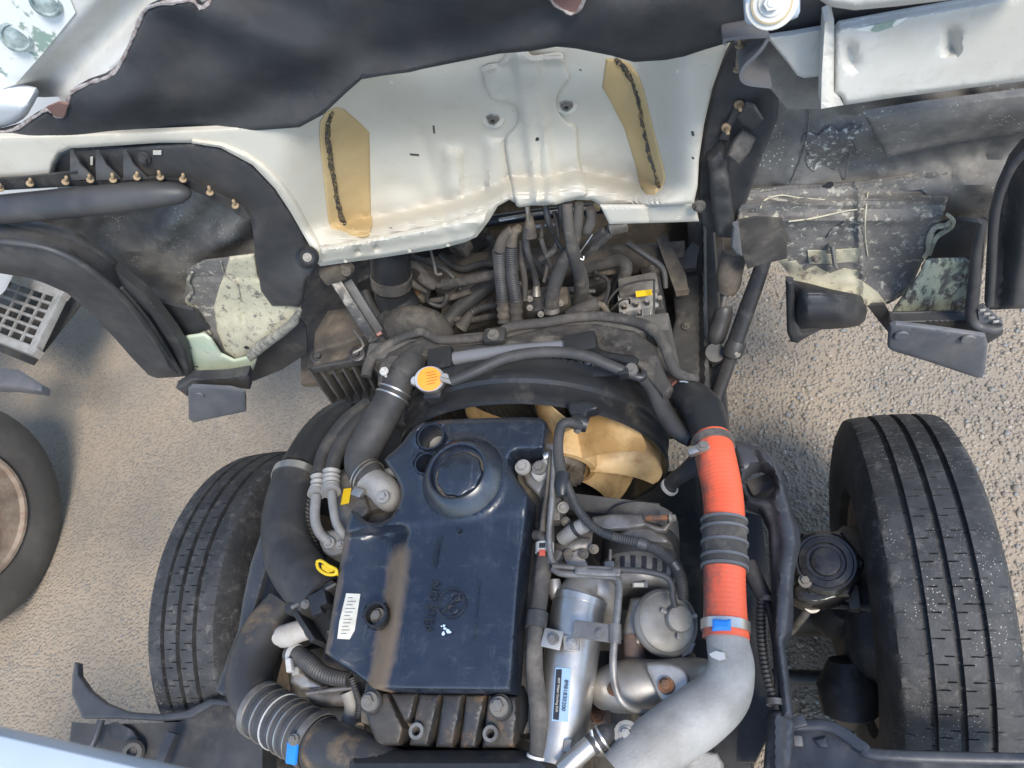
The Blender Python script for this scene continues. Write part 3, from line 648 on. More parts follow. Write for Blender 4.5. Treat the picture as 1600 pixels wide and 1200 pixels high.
# centre beam with pressed rib
bp = [(752, 110), (778, 104), (790, 90), (796, 82), (818, 78), (826, 88), (836, 92), (868, 86), (880, 90), (884, 110), (890, 124), (876, 142), (870, 158), (874, 176), (888, 192), (901, 202), (905, 250), (918, 303), (905, 309), (886, 314), (868, 320), (845, 318), (812, 324), (804, 312), (794, 262), (789, 228), (792, 212), (804, 200), (810, 186), (806, 168), (792, 160), (768, 156)]
def ybeam(x, y):
    Y = ytun(x, y) - .012
    cx = lerp(822, 852, (y - 90) / 220)
    Y -= .016 * ss(26, 12, abs(x - cx)) ; Y += .007 * ss(9, 0, abs(x - cx + lerp(-10, 4, (y - 90) / 220)) ) * ss(150, 230, y)
    Y -= .006 * ss(8, 2, abs(y - pwl([(752, 112), (800, 90), (880, 92)], x)))
    return Y
bm_ = sheet('centre_beam', bp, ybeam, m_white, tun, mode='y', thick=.008, step=6, sub=2, lip=(.007, 5))
for p, r in (((770, 186), .013), ((885, 165), .012)):
    Pn = Yp(*p, ytun(*p) - .006); lathe('weld_nut', [(.0045, -.006), (.0045, .006), (.0085, .006), (.009, .0), (.012, -.001), (.012, -.006)], Pn, BK, m_gmet, tun, 6, smooth=20)
    lathe('nut_pad', [(r * 1.7, -.004), (r * 1.5, .0004), (0, .0004)], Yp(*p, ytun(*p) - .001), BK, m_white, tun, 28)
for p in ((839, 217),): lathe('drain_hole', [(.004, -.001), (.004, .001), (0, .001)], Yp(*p, ybeam(*p) - .001), BK, m_black_ink, tun, 12)
for (a, b, c, d) in ((676, 196, 679, 209), (905, 108, 908, 111), (640, 240, 654, 244), (1080, 205, 1084, 213), (1081, 245, 1084, 249), (602, 355, 612, 357)): sheet('scuff', [(a, b), (c, b + 1), (c + 1, d), (a + 1, d - 1)], lambda x, y: ytun(x, y) - .0008, m_liner, tun, mode='y', thick=.0006, step=5)
for (a, b) in ((540, 408), (640, 392), (700, 383), (970, 340), (1000, 342), (1060, 340), (612, 128), (700, 112), (1060, 110), (1100, 104)): lathe('spot_weld', [(.0042, 0), (.004, .0008), (.002, .0004), (0, .0003)], Yp(a, b, ytun(a, b) - .0085 if b > 330 else ytun(a, b)), BK, m_white, tun, 12)
# tan foam pads with torn seams
for poly, seam in (
    ([(517, 171), (527, 168), (538, 171), (560, 190), (577, 207), (578, 260), (580, 358), (577, 369), (568, 372), (545, 368), (518, 357), (513, 345), (506, 280), (499, 215), (500, 190), (508, 177)],
     [(520, 174), (513, 190), (511, 215), (515, 245), (521, 280), (527, 315), (533, 340), (538, 357)]),
    ([(947, 92), (966, 92), (984, 100), (998, 118), (1006, 140), (1022, 205), (1038, 265), (1040, 280), (1034, 296), (1024, 306), (1010, 307), (1002, 298), (992, 255), (975, 200), (952, 155), (941, 137), (944, 115)],
     [(962, 92), (976, 108), (989, 132), (998, 160), (1006, 200), (1015, 240), (1025, 272), (1031, 294)])):
    pd = sheet('foam_pad', poly, lambda x, y: ytun(x, y) - .005, m_pad, cab, mode='y', thick=.012, step=8, lip=(.004, 4))
    W = []
    C = catmull([(a, b) for a, b in seam], 7)
    pa = [Yp(a + random.uniform(-1.6, 1.6), b, ytun(a, b) - .0055) for a, b in C]
    sweep('torn_seam', pa, [m_of(p, random.uniform(2.2, 5.2)) * (.4 if i in (0, len(pa) - 1) else 1) for i, p in enumerate(pa)], m_seam, pd, 7)
    pa = [Yp(a + 4 + random.uniform(-1.5, 1.5), b, ytun(a, b) - .0055) for a, b in C[2:-3]]
    sweep('torn_seam', pa, [m_of(p, random.uniform(.4, 1.8)) for p in pa], m_seam, pd, 5)
# dark insulation mat
mp = [(-40, 214), (0, 207), (30, 199), (55, 182), (76, 171), (88, 182), (99, 179), (106, 158), (112, 144), (135, 131), (165, 121), (180, 112), (194, 88), (207, 60), (216, 38), (227, 16), (245, 7), (270, 3), (300, 0), (312, 12), (326, 6), (332, -10), (332, -140), (1190, -140), (1178, -20), (1168, 30), (1148, 64), (1100, 78), (1070, 88), (1040, 94), (990, 97), (955, 87), (900, 76), (870, 73), (830, 80), (780, 84), (710, 98), (660, 108), (640, 113), (600, 118), (565, 124), (540, 146), (505, 179), (468, 199), (400, 204), (340, 209), (200, 216), (100, 221), (0, 223), (-40, 224)]
def ymat(x, y):
    Y = .50 - .0 * x
    Y += .05 * (vn(x / 210 + 3, y / 120 + 1) - .5) + .02 * (vn(x / 60, y / 70) - .5)
    Y -= .07 * ss(120, -60, y) * ss(300, 700, x)                 # the sheet sags towards the back of the cab
    Y += .03 * ss(150, 210, y) * ss(560, 300, x)
    Y -= .022 * ss(70, 0, math.hypot(x - 190, (y - 150) * 1.2)) + .03 * math.exp(-((x - 420 - (y - 60) * 2.2) / 90) ** 2) - .03 * math.exp(-((x - 830 + (y - 20) * 3) / 120) ** 2)
    return Y
mt = sheet('insulation_mat', mp, ymat, m_mat, cab, mode='y', thick=.012, step=11, lip=(.01, 8))
ed = catmull([(a, b) for a, b in mp[:22]], 4)
pa = [Yp(a + random.uniform(-.8, .8), b + random.uniform(-.8, .8), ymat(a, b) + .004) for a, b in ed]
sweep('frayed_edge', pa, [random.uniform(.0018, .004) for _ in pa], m_fray, mt, 6)
sheet('felt_flap', [(72, 168), (88, 184), (100, 182), (106, 164), (92, 160)], lambda x, y: ymat(x, y) - .006, m_felt_brown, mt, mode='y', thick=.004, step=6)
sheet('felt_flap', [(858, -20), (862, 2), (878, 14), (892, 21), (904, 16), (915, -6), (915, -20)], lambda x, y: ymat(x, y) - .012, m_felt_brown, mt, mode='y', thick=.006, step=6)
pa = [Yp(a, b, ymat(a, b) - .012) for a, b in catmull([(858, -10), (864, 4), (880, 15), (893, 21), (905, 15), (914, -4)], 5)]
sweep('frayed_edge', pa, [random.uniform(.0015, .003) for _ in pa], m_fray, mt, 6)
# upper left white floor panel with rubber plugs
def yul(x, y):
    d = (x - 60) * .72 + (y - 60) * .70                           # distance across the diagonal ridge
    return .56 + .035 * ss(20, 60, d) - .05 * ss(75, 115, d) + .03 * ss(118, 150, y) * ss(60, 0, abs(x - 60))
sheet('floor_panel', [(-80, -140), (360, -140), (340, 10), (240, 30), (205, 95), (150, 140), (110, 150), (70, 152), (20, 150), (-80, 130)], yul, m_whitec, cab, mode='y', thick=.006, step=10, lip=(.01, 10))
sheet('worn_area', [(-60, -120), (60, -120), (118, 20), (70, 80), (24, 132), (5, 138), (-60, 100)], lambda x, y: yul(x, y) - .003, m_greenw, cab, mode='y', thick=.002, step=10)
m_plug = M('grey_green_rubber_plug', (.30, .35, .33), .25, col2=(.12, .16, .16), ns=40, bump=.05)
for p, r in (((26, 57), 24), ((72, 2), 24)):
    O = Yp(*p, yul(*p) - .004); rr = m_of(O, r); lathe('plug', [(rr, 0), (rr * .98, .004), (rr * .8, .006), (rr * .7, .003), (rr * .55, .004), (0, .008)], O, to_cam(O) + BK, m_plug, cab, 28)
sheet('sill_corner', [(-60, 140), (10, 150), (46, 156), (48, 170), (36, 186), (8, 198), (-60, 208)], lambda x, y: .53 + .02 * ss(165, 200, y), m_nwhite, cab, mode='y', thick=.03, step=9, sub=2, lip=(.015, 12))
# ---- left wheel arch
def yl(x, y): return .535 + .012 * ss(300, 120, x) + .02 * ss(300, 420, y) * ss(380, 470, x) - .03 * ss(370, 450, y) * ss(400, 470, x)
lin = sheet('arch_liner', [(78, 282), (82, 257), (92, 241), (110, 232), (300, 222), (345, 229), (395, 257), (430, 294), (455, 332), (480, 377), (497, 412), (494, 420), (488, 430), (478, 440), (474, 468), (468, 480), (448, 478), (425, 478), (408, 455), (399, 400), (394, 352), (376, 322), (330, 300), (286, 282), (200, 280)], yl, m_liner, cab, mode='y', thick=.006, step=10, lip=(.008, 6))
for x0 in (112, 152, 195): sheet('gusset', [(x0 - 3, 236), (x0 + 3, 236), (x0 + 14, 258), (x0 + 36, 280), (x0 - 2, 282)], lambda x, y: .527 - .014 * ss(240, 282, y), m_liner, lin, mode='y', thick=.003, step=7)
for (a, b, c, d) in ((141, 246, 145, 258), (239, 236, 252, 242)): sheet('slot_edge', [(a, b), (c, b), (c, d), (a, d)], lambda x, y: yl(x, y) - .004, m_whitec, lin, mode='y', thick=.002, step=6)
bolt(Yp(225, 246, yl(225, 246) - .004), BK, .012, m_liner, lin)
sheet('flange_strip', [(-40, 282), (30, 278), (75, 273), (120, 268), (125, 283), (240, 278), (300, 283), (345, 306), (380, 325), (392, 340), (386, 346), (360, 328), (300, 296), (250, 286), (100, 292), (-40, 300)], .515, m_frame, lin, mode='y', thick=.004, step=8)
cl_me = None
for i, (a, b) in enumerate(((0, 291), (47, 283), (103, 280), (140, 277), (176, 276), (214, 273), (249, 272), (286, 276), (327, 296), (366, 317))):
    P = Yp(a, b, .505); r = m_of(P, 2.5)
    if cl_me is None:
        o = lathe('clip', [(0, -3.4), (.6, -3.2), (1, -2.6), (1, 0), (1, 1.6), (.9, 2.1), (2.1, 2.6), (2.3, 3.2), (1.2, 3.8), (0, 4)], (0, 0, 0), (0, 0, -1), m_clip, None, 12); cl_me = o.data
        COL.objects.unlink(o); bpy.data.objects.remove(o)
    c = link('clip', cl_me, lin); c.location = P - base(lin); c.scale = (r, r, r); c.rotation_mode = 'QUATERNION'; c.rotation_quaternion = (Yp(a, b - 8, .505) - Yp(a, b + 8, .505) + Vector((random.uniform(-.006, .006), random.uniform(-.006, .002), 0))).to_track_quat('Z', 'Y')
tube('edge_roll', [(-60, 333, .49, 22), (60, 322, .49, 23), (160, 312, .49, 23), (240, 304, .495, 21), (284, 302, .5, 15), (293, 303, .505, 5)], m_liner, lin, mode='y', seg=18)
def yarch(x, y):
    Y = .60 + .05 * vn(x / 90, y / 60) - .06 * ss(150, -30, x)
    Y += .02 * math.sin((x * .75 + y * .66) / 12.) * ss(215, 265, x) * ss(420, 370, y) + .012 * math.sin((y - x * .5) / 17.) * ss(240, 180, x) - .05 * ss(440, 500, y)
    return Y + .01 * vn(x / 16, y / 14)
arc = sheet('arch_panel', [(-60, 330), (100, 316), (200, 305), (290, 298), (340, 306), (385, 330), (396, 356), (402, 400), (414, 462), (410, 500), (360, 510), (330, 500), (295, 505), (262, 486), (225, 465), (190, 440), (130, 396), (60, 374), (-60, 366)], yarch, m_archdirt, cab, mode='y', thick=.006, step=8)
def ypl(x, y): return .556 - .03 * ss(470, 545, y) - .006 * ss(350, 366, x) + .005 * ss(9, 0, abs(x - 372 - (y - 440) * .15)) + .005 * ss(7, 0, abs(y - 432 - (x - 300) * .02)) + .003 * vn(x / 10, y / 10)
sheet('peeling_panel', [(292, 422), (318, 408), (345, 405), (362, 403), (358, 425), (366, 450), (358, 480), (368, 505), (360, 530), (372, 552), (366, 562), (345, 552), (330, 528), (312, 508), (300, 492), (288, 482), (282, 470), (290, 455)], lambda x, y: ypl(x, y) + .002, m_peelR, cab, mode='y', thick=.004, step=6)
sheet('peeling_panel', [(340, 520), (334, 480), (342, 450), (352, 425), (358, 403), (397, 398), (402, 430), (418, 462), (450, 473), (468, 474), (466, 488), (448, 508), (425, 524), (400, 540), (384, 556), (370, 561), (352, 548)], ypl, m_peelC, cab, mode='y', thick=.004, step=6, lip=(.002, 3))
for pts in ([(300, 425, 2), (294, 440, 3), (300, 455, 3), (292, 470, 3), (304, 485, 4), (314, 505, 3), (330, 522, 2)], [(398, 352, 1), (400, 385, 1.2), (404, 425, 1), (412, 452, 1)], [(345, 408, 1), (352, 430, 1.2), (370, 445, 1), (376, 470, 1)]): tube('sealant_bead', [(a_, b_, ypl(a_, b_) - .003, r_) for a_, b_, r_ in pts], m_peelL, cab, mode='y', seg=7)
lathe('drain_hole', [(.006, -.001), (.006, .001), (0, .001)], Yp(385, 543, ypl(385, 543) - .002), BK, m_black_ink, cab, 12)
sheet('edge_flange', [(384, 556), (400, 540), (425, 524), (448, 508), (466, 486), (470, 490), (466, 506), (446, 524), (424, 540), (404, 556), (392, 566)], .50, m_peelL, cab, mode='y', thick=.012, step=6, lip=(.004, 4))
gp = sheet('primer_plate', [(279, 533), (290, 526), (318, 522), (330, 530), (345, 553), (366, 563), (386, 558), (399, 552), (401, 562), (396, 578), (372, 583), (352, 588), (310, 592), (300, 590), (294, 580)], lambda x, y: .508 - .004 * ss(318, 326, x), m_green, cab, mode='y', thick=.004, step=7, lip=(.003, 4))
for p in ((296, 543), (306, 573)):
    P = Yp(*p, .505); pa = [P + Vector((.006 * math.cos(a), -.002 - .001 * a, .006 * math.sin(a))) for a in [k * .5 for k in range(10)]]; sweep('hook', pa, [.0016] * 10, m_frame, gp, 6)
am = sheet('arch_moulding', [(-60, 358), (0, 362), (55, 372), (110, 388), (160, 420), (198, 455), (225, 490), (250, 525), (268, 555), (287, 585), (280, 589), (245, 591), (232, 586), (205, 558), (178, 527), (145, 492), (105, 458), (55, 436), (0, 427), (-60, 424)], lambda x, y: .445 + .02 * vn(x / 60, y / 60), m_liner, cab, mode='y', thick=.04, step=9, lip=(.02, 16))
tube('moulding_ridge', [(-60, 372, .438, 6), (50, 382, .438, 6), (110, 402, .438, 6), (160, 436, .438, 6), (205, 480, .438, 5), (250, 545, .438, 4), (266, 575, .442, 3)], m_liner, am, mode='y', flat=.8)
tube('moulding_ridge', [(190, 450, .45, 3), (230, 500, .455, 4), (258, 545, .46, 4), (285, 586, .465, 3)], m_liner, am, mode='y')
sheet('arch_seam', [(180, 420), (230, 460), (275, 520), (290, 545), (300, 590), (288, 588), (270, 545), (235, 492), (190, 450)], .475, m_liner, am, mode='y', thick=.02, step=8, lip=(.006, 5))
sheet('side_panel', [(240, 470), (300, 485), (325, 515), (300, 525), (280, 533), (270, 520)], .53, m_liner, cab, mode='y', thick=.01, step=8)
fl = sheet('mud_flap', [(294, 607), (300, 603), (360, 606), (382, 612), (384, 622), (384, 643), (340, 652), (303, 660), (295, 655)], .405, m_grey, cab, mode='y', thick=.006, step=9, lip=(.002, 4))
lathe('rivet', [(.012, 0), (.011, .003), (0, .003)], Yp(312, 617, .404), BK, m_grey, fl, 18)
sheet('flap_bracket', [(275, 606), (288, 598), (300, 590), (352, 588), (388, 582), (392, 592), (391, 608), (340, 604), (300, 604), (293, 620)], .44, m_liner, cab, mode='y', thick=.02, step=9, lip=(.006, 5))
sheet('dark_flap', [(385, 578), (400, 548), (440, 525), (468, 498), (478, 512), (480, 552), (440, 578), (395, 596)], .56, m_liner, cab, mode='y', thick=.006, step=10)
P = Yp(480, 402, .515); lathe('rubber_bush', [(.022, -.01), (.023, .008), (.017, .014), (.012, .010), (0, .010)], P, to_cam(P), m_blk, cab, 24); bolt(P + to_cam(P) * .012, to_cam(P), .009, m_bolt, cab)
# ---- right side
def yrl(x, y): return .565 - .02 * ss(1140, 1200, x)
rl = sheet('arch_liner', [(1146, 62), (1130, 92), (1114, 138), (1101, 195), (1092, 255), (1091, 300), (1094, 345), (1108, 362), (1150, 366), (1165, 320), (1185, 260), (1215, 185), (1218, 140), (1190, 70)], yrl, m_liner, cab, mode='y', thick=.006, step=10, lip=(.006, 6))
for (a, b) in ((1156, 168), (1136, 204)):
    P = Yp(a, b, .545); c = link('clip', cl_me, rl); c.location = P - base(rl); r = m_of(P, 3.4); c.scale = (r, r, r); c.rotation_euler = (1.3, .3, 0)
for k, (a, b) in enumerate(((1156, 62), (1153, 100))):
    P = Yp(a, b, .47); c = link('clip', cl_me, rl); c.location = P - base(rl); r = m_of(P, 3.4); c.scale = (r, r, r); c.rotation_mode = 'QUATERNION'; c.rotation_quaternion = (Yp(a, b - 8, .47) - Yp(a, b + 8, .47)).to_track_quat('Z', 'Y')
sheet('strap', [(1152, 182), (1166, 162), (1180, 166), (1193, 187), (1176, 202), (1160, 196)], lambda x, y: .535 - .02 * ss(1150, 1192, x), m_liner, rl, mode='y', thick=.005, step=6, lip=(.003, 3))
sheet('strap', [(1160, 202), (1181, 218), (1170, 240), (1154, 258), (1137, 243), (1146, 222)], lambda x, y: .545 - .025 * ss(205, 255, y), m_rubd, rl, mode='y', thick=.005, step=6, lip=(.003, 3))
sheet('strap', [(1122, 218), (1136, 190), (1150, 162), (1158, 168), (1146, 196), (1138, 222)], .555, m_liner, rl, mode='y', thick=.008, step=6, lip=(.003, 3))
sheet('strap', [(1105, 250), (1128, 225), (1136, 250), (1142, 300), (1148, 350), (1145, 372), (1120, 370), (1112, 330)], lambda x, y: .535 + .008 * vn(x / 14, y / 14), m_liner, rl, mode='y', thick=.02, step=8, lip=(.01, 8))
bolt(Yp(1092, 322, .54), BK, .012, m_gmet, rl)
# s-shaped grey rail end
S = catmull([(1134, 70), (1136, 62), (1196, 57), (1197, 66), (1184, 84), (1165, 102), (1158, 116), (1160, 126), (1172, 132), (1206, 136)], 4)
V = []
for i, (a, b) in enumerate(S):
    j0, j1 = S[max(0, i - 1)], S[min(len(S) - 1, i + 1)]; tx, ty = j1[0] - j0[0], j1[1] - j0[1]; L = math.hypot(tx, ty) or 1; nx_, ny_ = -ty / L * 2.6, tx / L * 2.6
    A = Yp(a + nx_, b + ny_, .42); B = Yp(a - nx_, b - ny_, .42); V += [A, B, B + Vector((0, .07, -.02)), A + Vector((0, .07, -.02))]
Fc = [(4 * i + k, 4 * i + (k + 1) % 4, 4 * i + 4 + (k + 1) % 4, 4 * i + 4 + k) for i in range(len(S) - 1) for k in range(4)] + [(0, 1, 2, 3), tuple(4 * (len(S) - 1) + k for k in (3, 2, 1, 0))]
mk('rail_end', V, Fc, m_grey, cab, 40)
sheet('rail_web', [(1198, 58), (1240, 52), (1286, 44), (1290, 118), (1256, 122), (1246, 118), (1232, 100)], .47, m_whitec, cab, mode='y', thick=.006, step=9, lip=(.003, 4))
sheet('rail_dark_side', [(1198, 60), (1232, 100), (1250, 122), (1290, 122), (1290, 170), (1230, 170), (1205, 140), (1165, 120), (1180, 88)], .50, m_archdirt, cab, mode='y', thick=.02, step=10)  # dark muddy metal sheet below and left of the white rail web
sheet('post', [(1289, 36), (1303, 30), (1304, 60), (1303, 142), (1312, 152), (1318, 164), (1283, 170), (1284, 120)], lambda x, y: .43 + .03 * ss(1296, 1303, x), m_whitec, cab, mode='y', thick=.03, step=12)
def yrp(x, y): return .455 + .016 * ss(16, 2, abs(x - 1330 - (y - 90) * .1)) * ss(60, 76, y) * ss(115, 90, y) + .02 * ss(18, 2, abs(x - 1487)) * ss(38, 52, y) * ss(92, 76, y)
sheet('side_member', [(1304, 52), (1312, 42), (1400, 26), (1640, -16), (1640, 122), (1540, 134), (1400, 152), (1320, 164), (1314, 152), (1303, 144)], yrp, m_whitec, cab, mode='y', thick=.012, step=9, lip=(.008, 8))
sheet('side_member_worn', [(1334, 46), (1380, 36), (1420, 27), (1400, 40), (1372, 50), (1340, 48)], lambda x, y: yrp(x, y) - .0015, m_greenw, cab, mode='y', thick=.001, step=7)
sheet('upper_sill', [(1262, -80), (1640, -80), (1640, -22), (1500, -2), (1400, 10), (1335, 16), (1295, 10), (1270, -8)], .40, m_whitec, cab, mode='y', thick=.03, step=12, lip=(.014, 12))
sheet('sill_gap', [(1230, -60), (1300, -40), (1650, -40), (1650, 40), (1320, 60), (1288, 60), (1200, 62), (1160, 40)], .49, m_liner, cab, mode='y', thick=.01, step=14)
mb = sheet('mount_bracket', [(1162, -40), (1250, -40), (1250, 18), (1246, 27), (1238, 31), (1180, 40), (1170, 39), (1164, 32)], .34, m_body, cab, mode='y', thick=.02, step=8, lip=(.003, 4))
P = Yp(1206, 4, .339); lathe('washer', [(.026, -.002), (.026, .003), (.021, .004), (.02, .007), (0, .007)], P, to_cam(P), m_whitec, mb, 32); lathe('rust_ring', [(.0205, 0), (.0205, .0075), (.0192, .0078), (0, .0078)], P, to_cam(P), m_pad, mb, 32); lathe('inner_washer', [(.0188, 0), (.0188, .0086), (0, .0086)], P, to_cam(P), m_whitec, mb, 32); bolt(P + to_cam(P) * .008, to_cam(P), .014, m_whitec, mb)
def yra(x, y):
    Y = .605 - .03 * ss(1300, 1560, x) + .018 * math.sin((y - 150 + (x - 1200) * .12) / 17.) * ss(1250, 1320, x) * ss(150, 200, y) + .02 * vn(x / 50, y / 40)
    Y += .05 * ss(180, 240, y) * ss(1560, 1640, x)
    return Y + .008 * vn(x / 14, y / 12)
sheet('arch_panel', [(1215, 118), (1250, 122), (1286, 130), (1300, 168), (1420, 148), (1640, 112), (1640, 230), (1598, 240), (1570, 280), (1550, 320), (1538, 400), (1530, 480), (1440, 470), (1440, 420), (1462, 385), (1474, 330), (1440, 296), (1360, 306), (1160, 320), (1165, 290), (1195, 225)], yra, m_archdirt, cab, mode='y', thick=.006, step=9)
def yrq(x, y):
    Y = .55 + .045 * ss(345, 285, y) - .012 * ss(10, 0, abs(y - 318 - (x - 1300) * -.03)) - .01 * ss(9, 0, abs(y - 345 + (x - 1300) * .02)) + .02 * ss(400, 430, y) * ss(1260, 1200, x)
    Y -= .03 * ss(420, 478, y); Y -= .008 * ss(8, 0, abs(x - 1344 - (y - 380) * .05)); Y += .008 * ss(1352, 1362, x) * ss(330, 350, y)
    return Y + .006 * vn(x / 12, y / 11)
sheet('peeling_panel', [(1158, 300), (1240, 292), (1350, 286), (1440, 272), (1482, 268), (1488, 290), (1472, 340), (1452, 392), (1440, 412), (1428, 440), (1410, 462), (1390, 474), (1365, 480), (1345, 472), (1325, 462), (1262, 448), (1240, 436), (1226, 418), (1218, 406), (1166, 400), (1150, 340)], yrq, m_peelR, cab, mode='y', thick=.006, step=7, lip=(.006, 5))
sheet('cream_patch', [(1262, 392), (1290, 392), (1292, 398), (1304, 398), (1306, 391), (1345, 388), (1340, 408), (1300, 412), (1264, 412)], lambda x, y: yrq(x, y) - .003, m_peelC, cab, mode='y', thick=.002, step=6)
sheet('cream_patch', [(1215, 407), (1226, 420), (1240, 437), (1262, 449), (1324, 462), (1345, 473), (1365, 480), (1385, 475), (1372, 458), (1356, 446), (1340, 436), (1345, 424), (1318, 420), (1296, 428), (1274, 416), (1256, 424), (1244, 408), (1232, 410), (1226, 400)], lambda x, y: yrq(x, y) - .003, m_peelC, cab, mode='y', thick=.002, step=6)
sheet('cream_patch', [(1330, 340), (1348, 332), (1350, 350), (1338, 362), (1312, 366), (1290, 372), (1300, 358)], lambda x, y: yrq(x, y) - .003, m_flake, cab, mode='y', thick=.001, step=6)
bolt(Yp(1275, 404, .54), BK, .009, m_gmet, cab)
tube('strap_fold', [(1300, 382, .54, 7), (1302, 396, .535, 7), (1304, 412, .535, 6), (1308, 418, .54, 4)], m_archdirt, cab, mode='y', flat=.5)
sheet('flaked_area', [(1252, 222), (1262, 206), (1278, 212), (1296, 196), (1312, 205), (1330, 192), (1342, 206), (1330, 222), (1338, 236), (1316, 246), (1306, 266), (1288, 256), (1272, 268), (1258, 250), (1264, 238)], lambda x, y: yra(x, y) - .003, m_flake, cab, mode='y', thick=.001, step=8, sub=2)
tube('panel_seam', [(a_, b_, yra(a_, b_) - .004, 1.3) for a_, b_ in ((1262, 150), (1264, 190), (1256, 235), (1236, 285))], m_peelR, cab, mode='y', seg=6)
tube('panel_seam', [(a_, b_, yra(a_, b_) - .004, 1.2) for a_, b_ in ((1345, 195), (1330, 235), (1320, 280))], m_peelR, cab, mode='y', seg=6)
sheet('beam_underside', [(1350, 180), (1440, 165), (1640, 140), (1640, 205), (1560, 212), (1480, 225), (1385, 246), (1372, 222)], lambda x, y: .545 + .03 * ss(190, 235, y + (x - 1400) * .12), m_archdirt, cab, mode='y', thick=.01, step=9, lip=(.006, 6))
lathe('drain_hole', [(.007, -.001), (.007, .001), (0, .001)], Yp(1296, 289, yrq(1296, 289) - .004), BK, m_black_ink, cab, 14)
# wavy sealant beads
for pts in ([(1484, 346, 3), (1478, 352, 4), (1464, 354, 5), (1456, 362, 5), (1452, 375, 5), (1450, 392, 4), (1444, 402, 4)], [(1490, 350, 3), (1474, 362, 4), (1462, 372, 4), (1457, 385, 3), (1452, 398, 3)], [(1480, 335, 3), (1490, 345, 3), (1486, 356, 3), (1470, 366, 3)], [(1188, 325, 1.2), (1196, 312, 1.5), (1220, 305, 1.2), (1250, 309, 1), (1290, 312, 1)], [(1232, 346, 1), (1270, 341, 1.4), (1320, 330, 1.2), (1352, 326, 1)], [(1356, 300, 1.2), (1352, 340, 1.2), (1352, 372, 1), (1356, 400, 1)]):
    tube('sealant_bead', [(a, b, yrq(a, b) - .004, r) for a, b, r in pts], m_peelC, cab, mode='y', seg=7)
gp = sheet('primer_plate', [(1392, 494), (1398, 482), (1420, 452), (1440, 425), (1446, 410), (1456, 406), (1508, 405), (1519, 412), (1522, 424), (1520, 482), (1514, 494), (1504, 499), (1430, 501), (1396, 501)], lambda x, y: .505, m_peelG, cab, mode='y', thick=.004, step=8, lip=(.003, 5))
for p in ((1497, 432), (1497, 473)): bolt(Yp(*p, .503), BK, .010, m_gmet, gp)
fl = sheet('mud_flap', [(1391, 508), (1400, 505), (1470, 514), (1540, 524), (1543, 536), (1539, 580), (1534, 590), (1525, 590), (1450, 565), (1394, 548), (1387, 542), (1388, 525)], lambda x, y: .42 - .015 * ss(1390, 1540, x), m_grey, cab, mode='y', thick=.006, step=10, lip=(.003, 5))
for p in ((1408, 523), (1512, 529)): lathe('rivet', [(.0125, 0), (.0125, .002), (.011, .004), (0, .004)], Yp(*p, .418 - .015 * ss(1390, 1540, p[0])), BK, m_grey, fl, 20)
sheet('flap_bracket', [(1392, 500), (1515, 498), (1528, 488), (1535, 505), (1565, 510), (1567, 522), (1545, 536), (1470, 520), (1391, 512)], .45, m_liner, cab, mode='y', thick=.02, step=9, lip=(.006, 5))
tube('rubber_edge', [(1536, 345, .44, 7), (1526, 390, .44, 8), (1522, 440, .44, 9), (1518, 488, .44, 9), (1526, 508, .43, 9), (1550, 515, .42, 9), (1566, 512, .42, 7)], m_liner, cab, mode='y')
bt = sheet('step_bracket', [(1528, 484), (1538, 480), (1568, 508), (1564, 512), (1530, 506)], .43, m_grey, cab, mode='y', thick=.01, step=8)
for k in range(4): bar('tread_bar', Yp(1530 + k * 7, 485 + k * 6, .425), Yp(1540 + k * 7, 484 + k * 6, .425), .004, .006, m_step, bt)
sheet('outer_fender', [(1650, 215), (1600, 226), (1580, 250), (1560, 295), (1548, 340), (1544, 400), (1540, 478), (1546, 484), (1600, 482), (1650, 476)], lambda x, y: .455 + .02 * math.sin((x - (y - 300) * -.15) / 13) * ss(1550, 1570, x), m_liner, cab, mode='y', thick=.012, step=8, lip=(.01, 7))
tube('fender_bead', [(1612, 228, .44, 6), (1580, 262, .44, 7), (1560, 310, .44, 7), (1552, 360, .44, 7), (1550, 420, .44, 6), (1546, 476, .44, 6)], m_liner, cab, mode='y')
sheet('dark_panel', [(1470, 352), (1500, 344), (1540, 350), (1535, 420), (1520, 425), (1515, 402), (1450, 402), (1456, 385)], .56, m_liner, cab, mode='y', thick=.01, step=9)
sheet('inner_flap', [(1150, 346), (1180, 340), (1222, 342), (1230, 372), (1229, 404), (1196, 412), (1168, 420), (1158, 390)], lambda x, y: .53 + .012 * ss(1160, 1230, x), m_rubd, cab, mode='y', thick=.004, step=8)
sheet('torn_tab', [(1145, 352), (1154, 350), (1160, 400), (1150, 398), (1142, 386)], .51, m_grey, cab, mode='y', thick=.008, step=5, lip=(.004, 3))
def yscoop(x, y):
    c = 488 + (x - 1240) * .0; t = (y - 440) / 76.
    return .50 - .05 * ss(1232, 1262, x) * ss(0, .35, t) * (1 - ss(.72, 1.05, t)) * (1 - ss(1310, 1356, x)) - .012 * ss(.3, .7, t)
sheet('scoop', [(1232, 440), (1262, 446), (1300, 456), (1340, 464), (1350, 472), (1355, 486), (1352, 500), (1342, 509), (1320, 513), (1285, 515), (1262, 517), (1240, 518)], yscoop, m_liner, cab, mode='y', thick=.006, step=7, lip=(.02, 9))
sheet('scoop_flange', [(1228, 438), (1240, 440), (1244, 500), (1252, 520), (1280, 516), (1262, 526), (1246, 536), (1236, 534), (1230, 520)], .47, m_liner, cab, mode='y', thick=.01, step=8, lip=(.006, 5))
sheet('dark_flap', [(1355, 478), (1382, 476), (1396, 500), (1390, 522), (1372, 500)], .52, m_liner, cab, mode='y', thick=.006, step=8)
rbox('cab_shell', (0, 1.42, 1.70), (1.82, 1.25, 1.30), m_white, cab, None, .09)
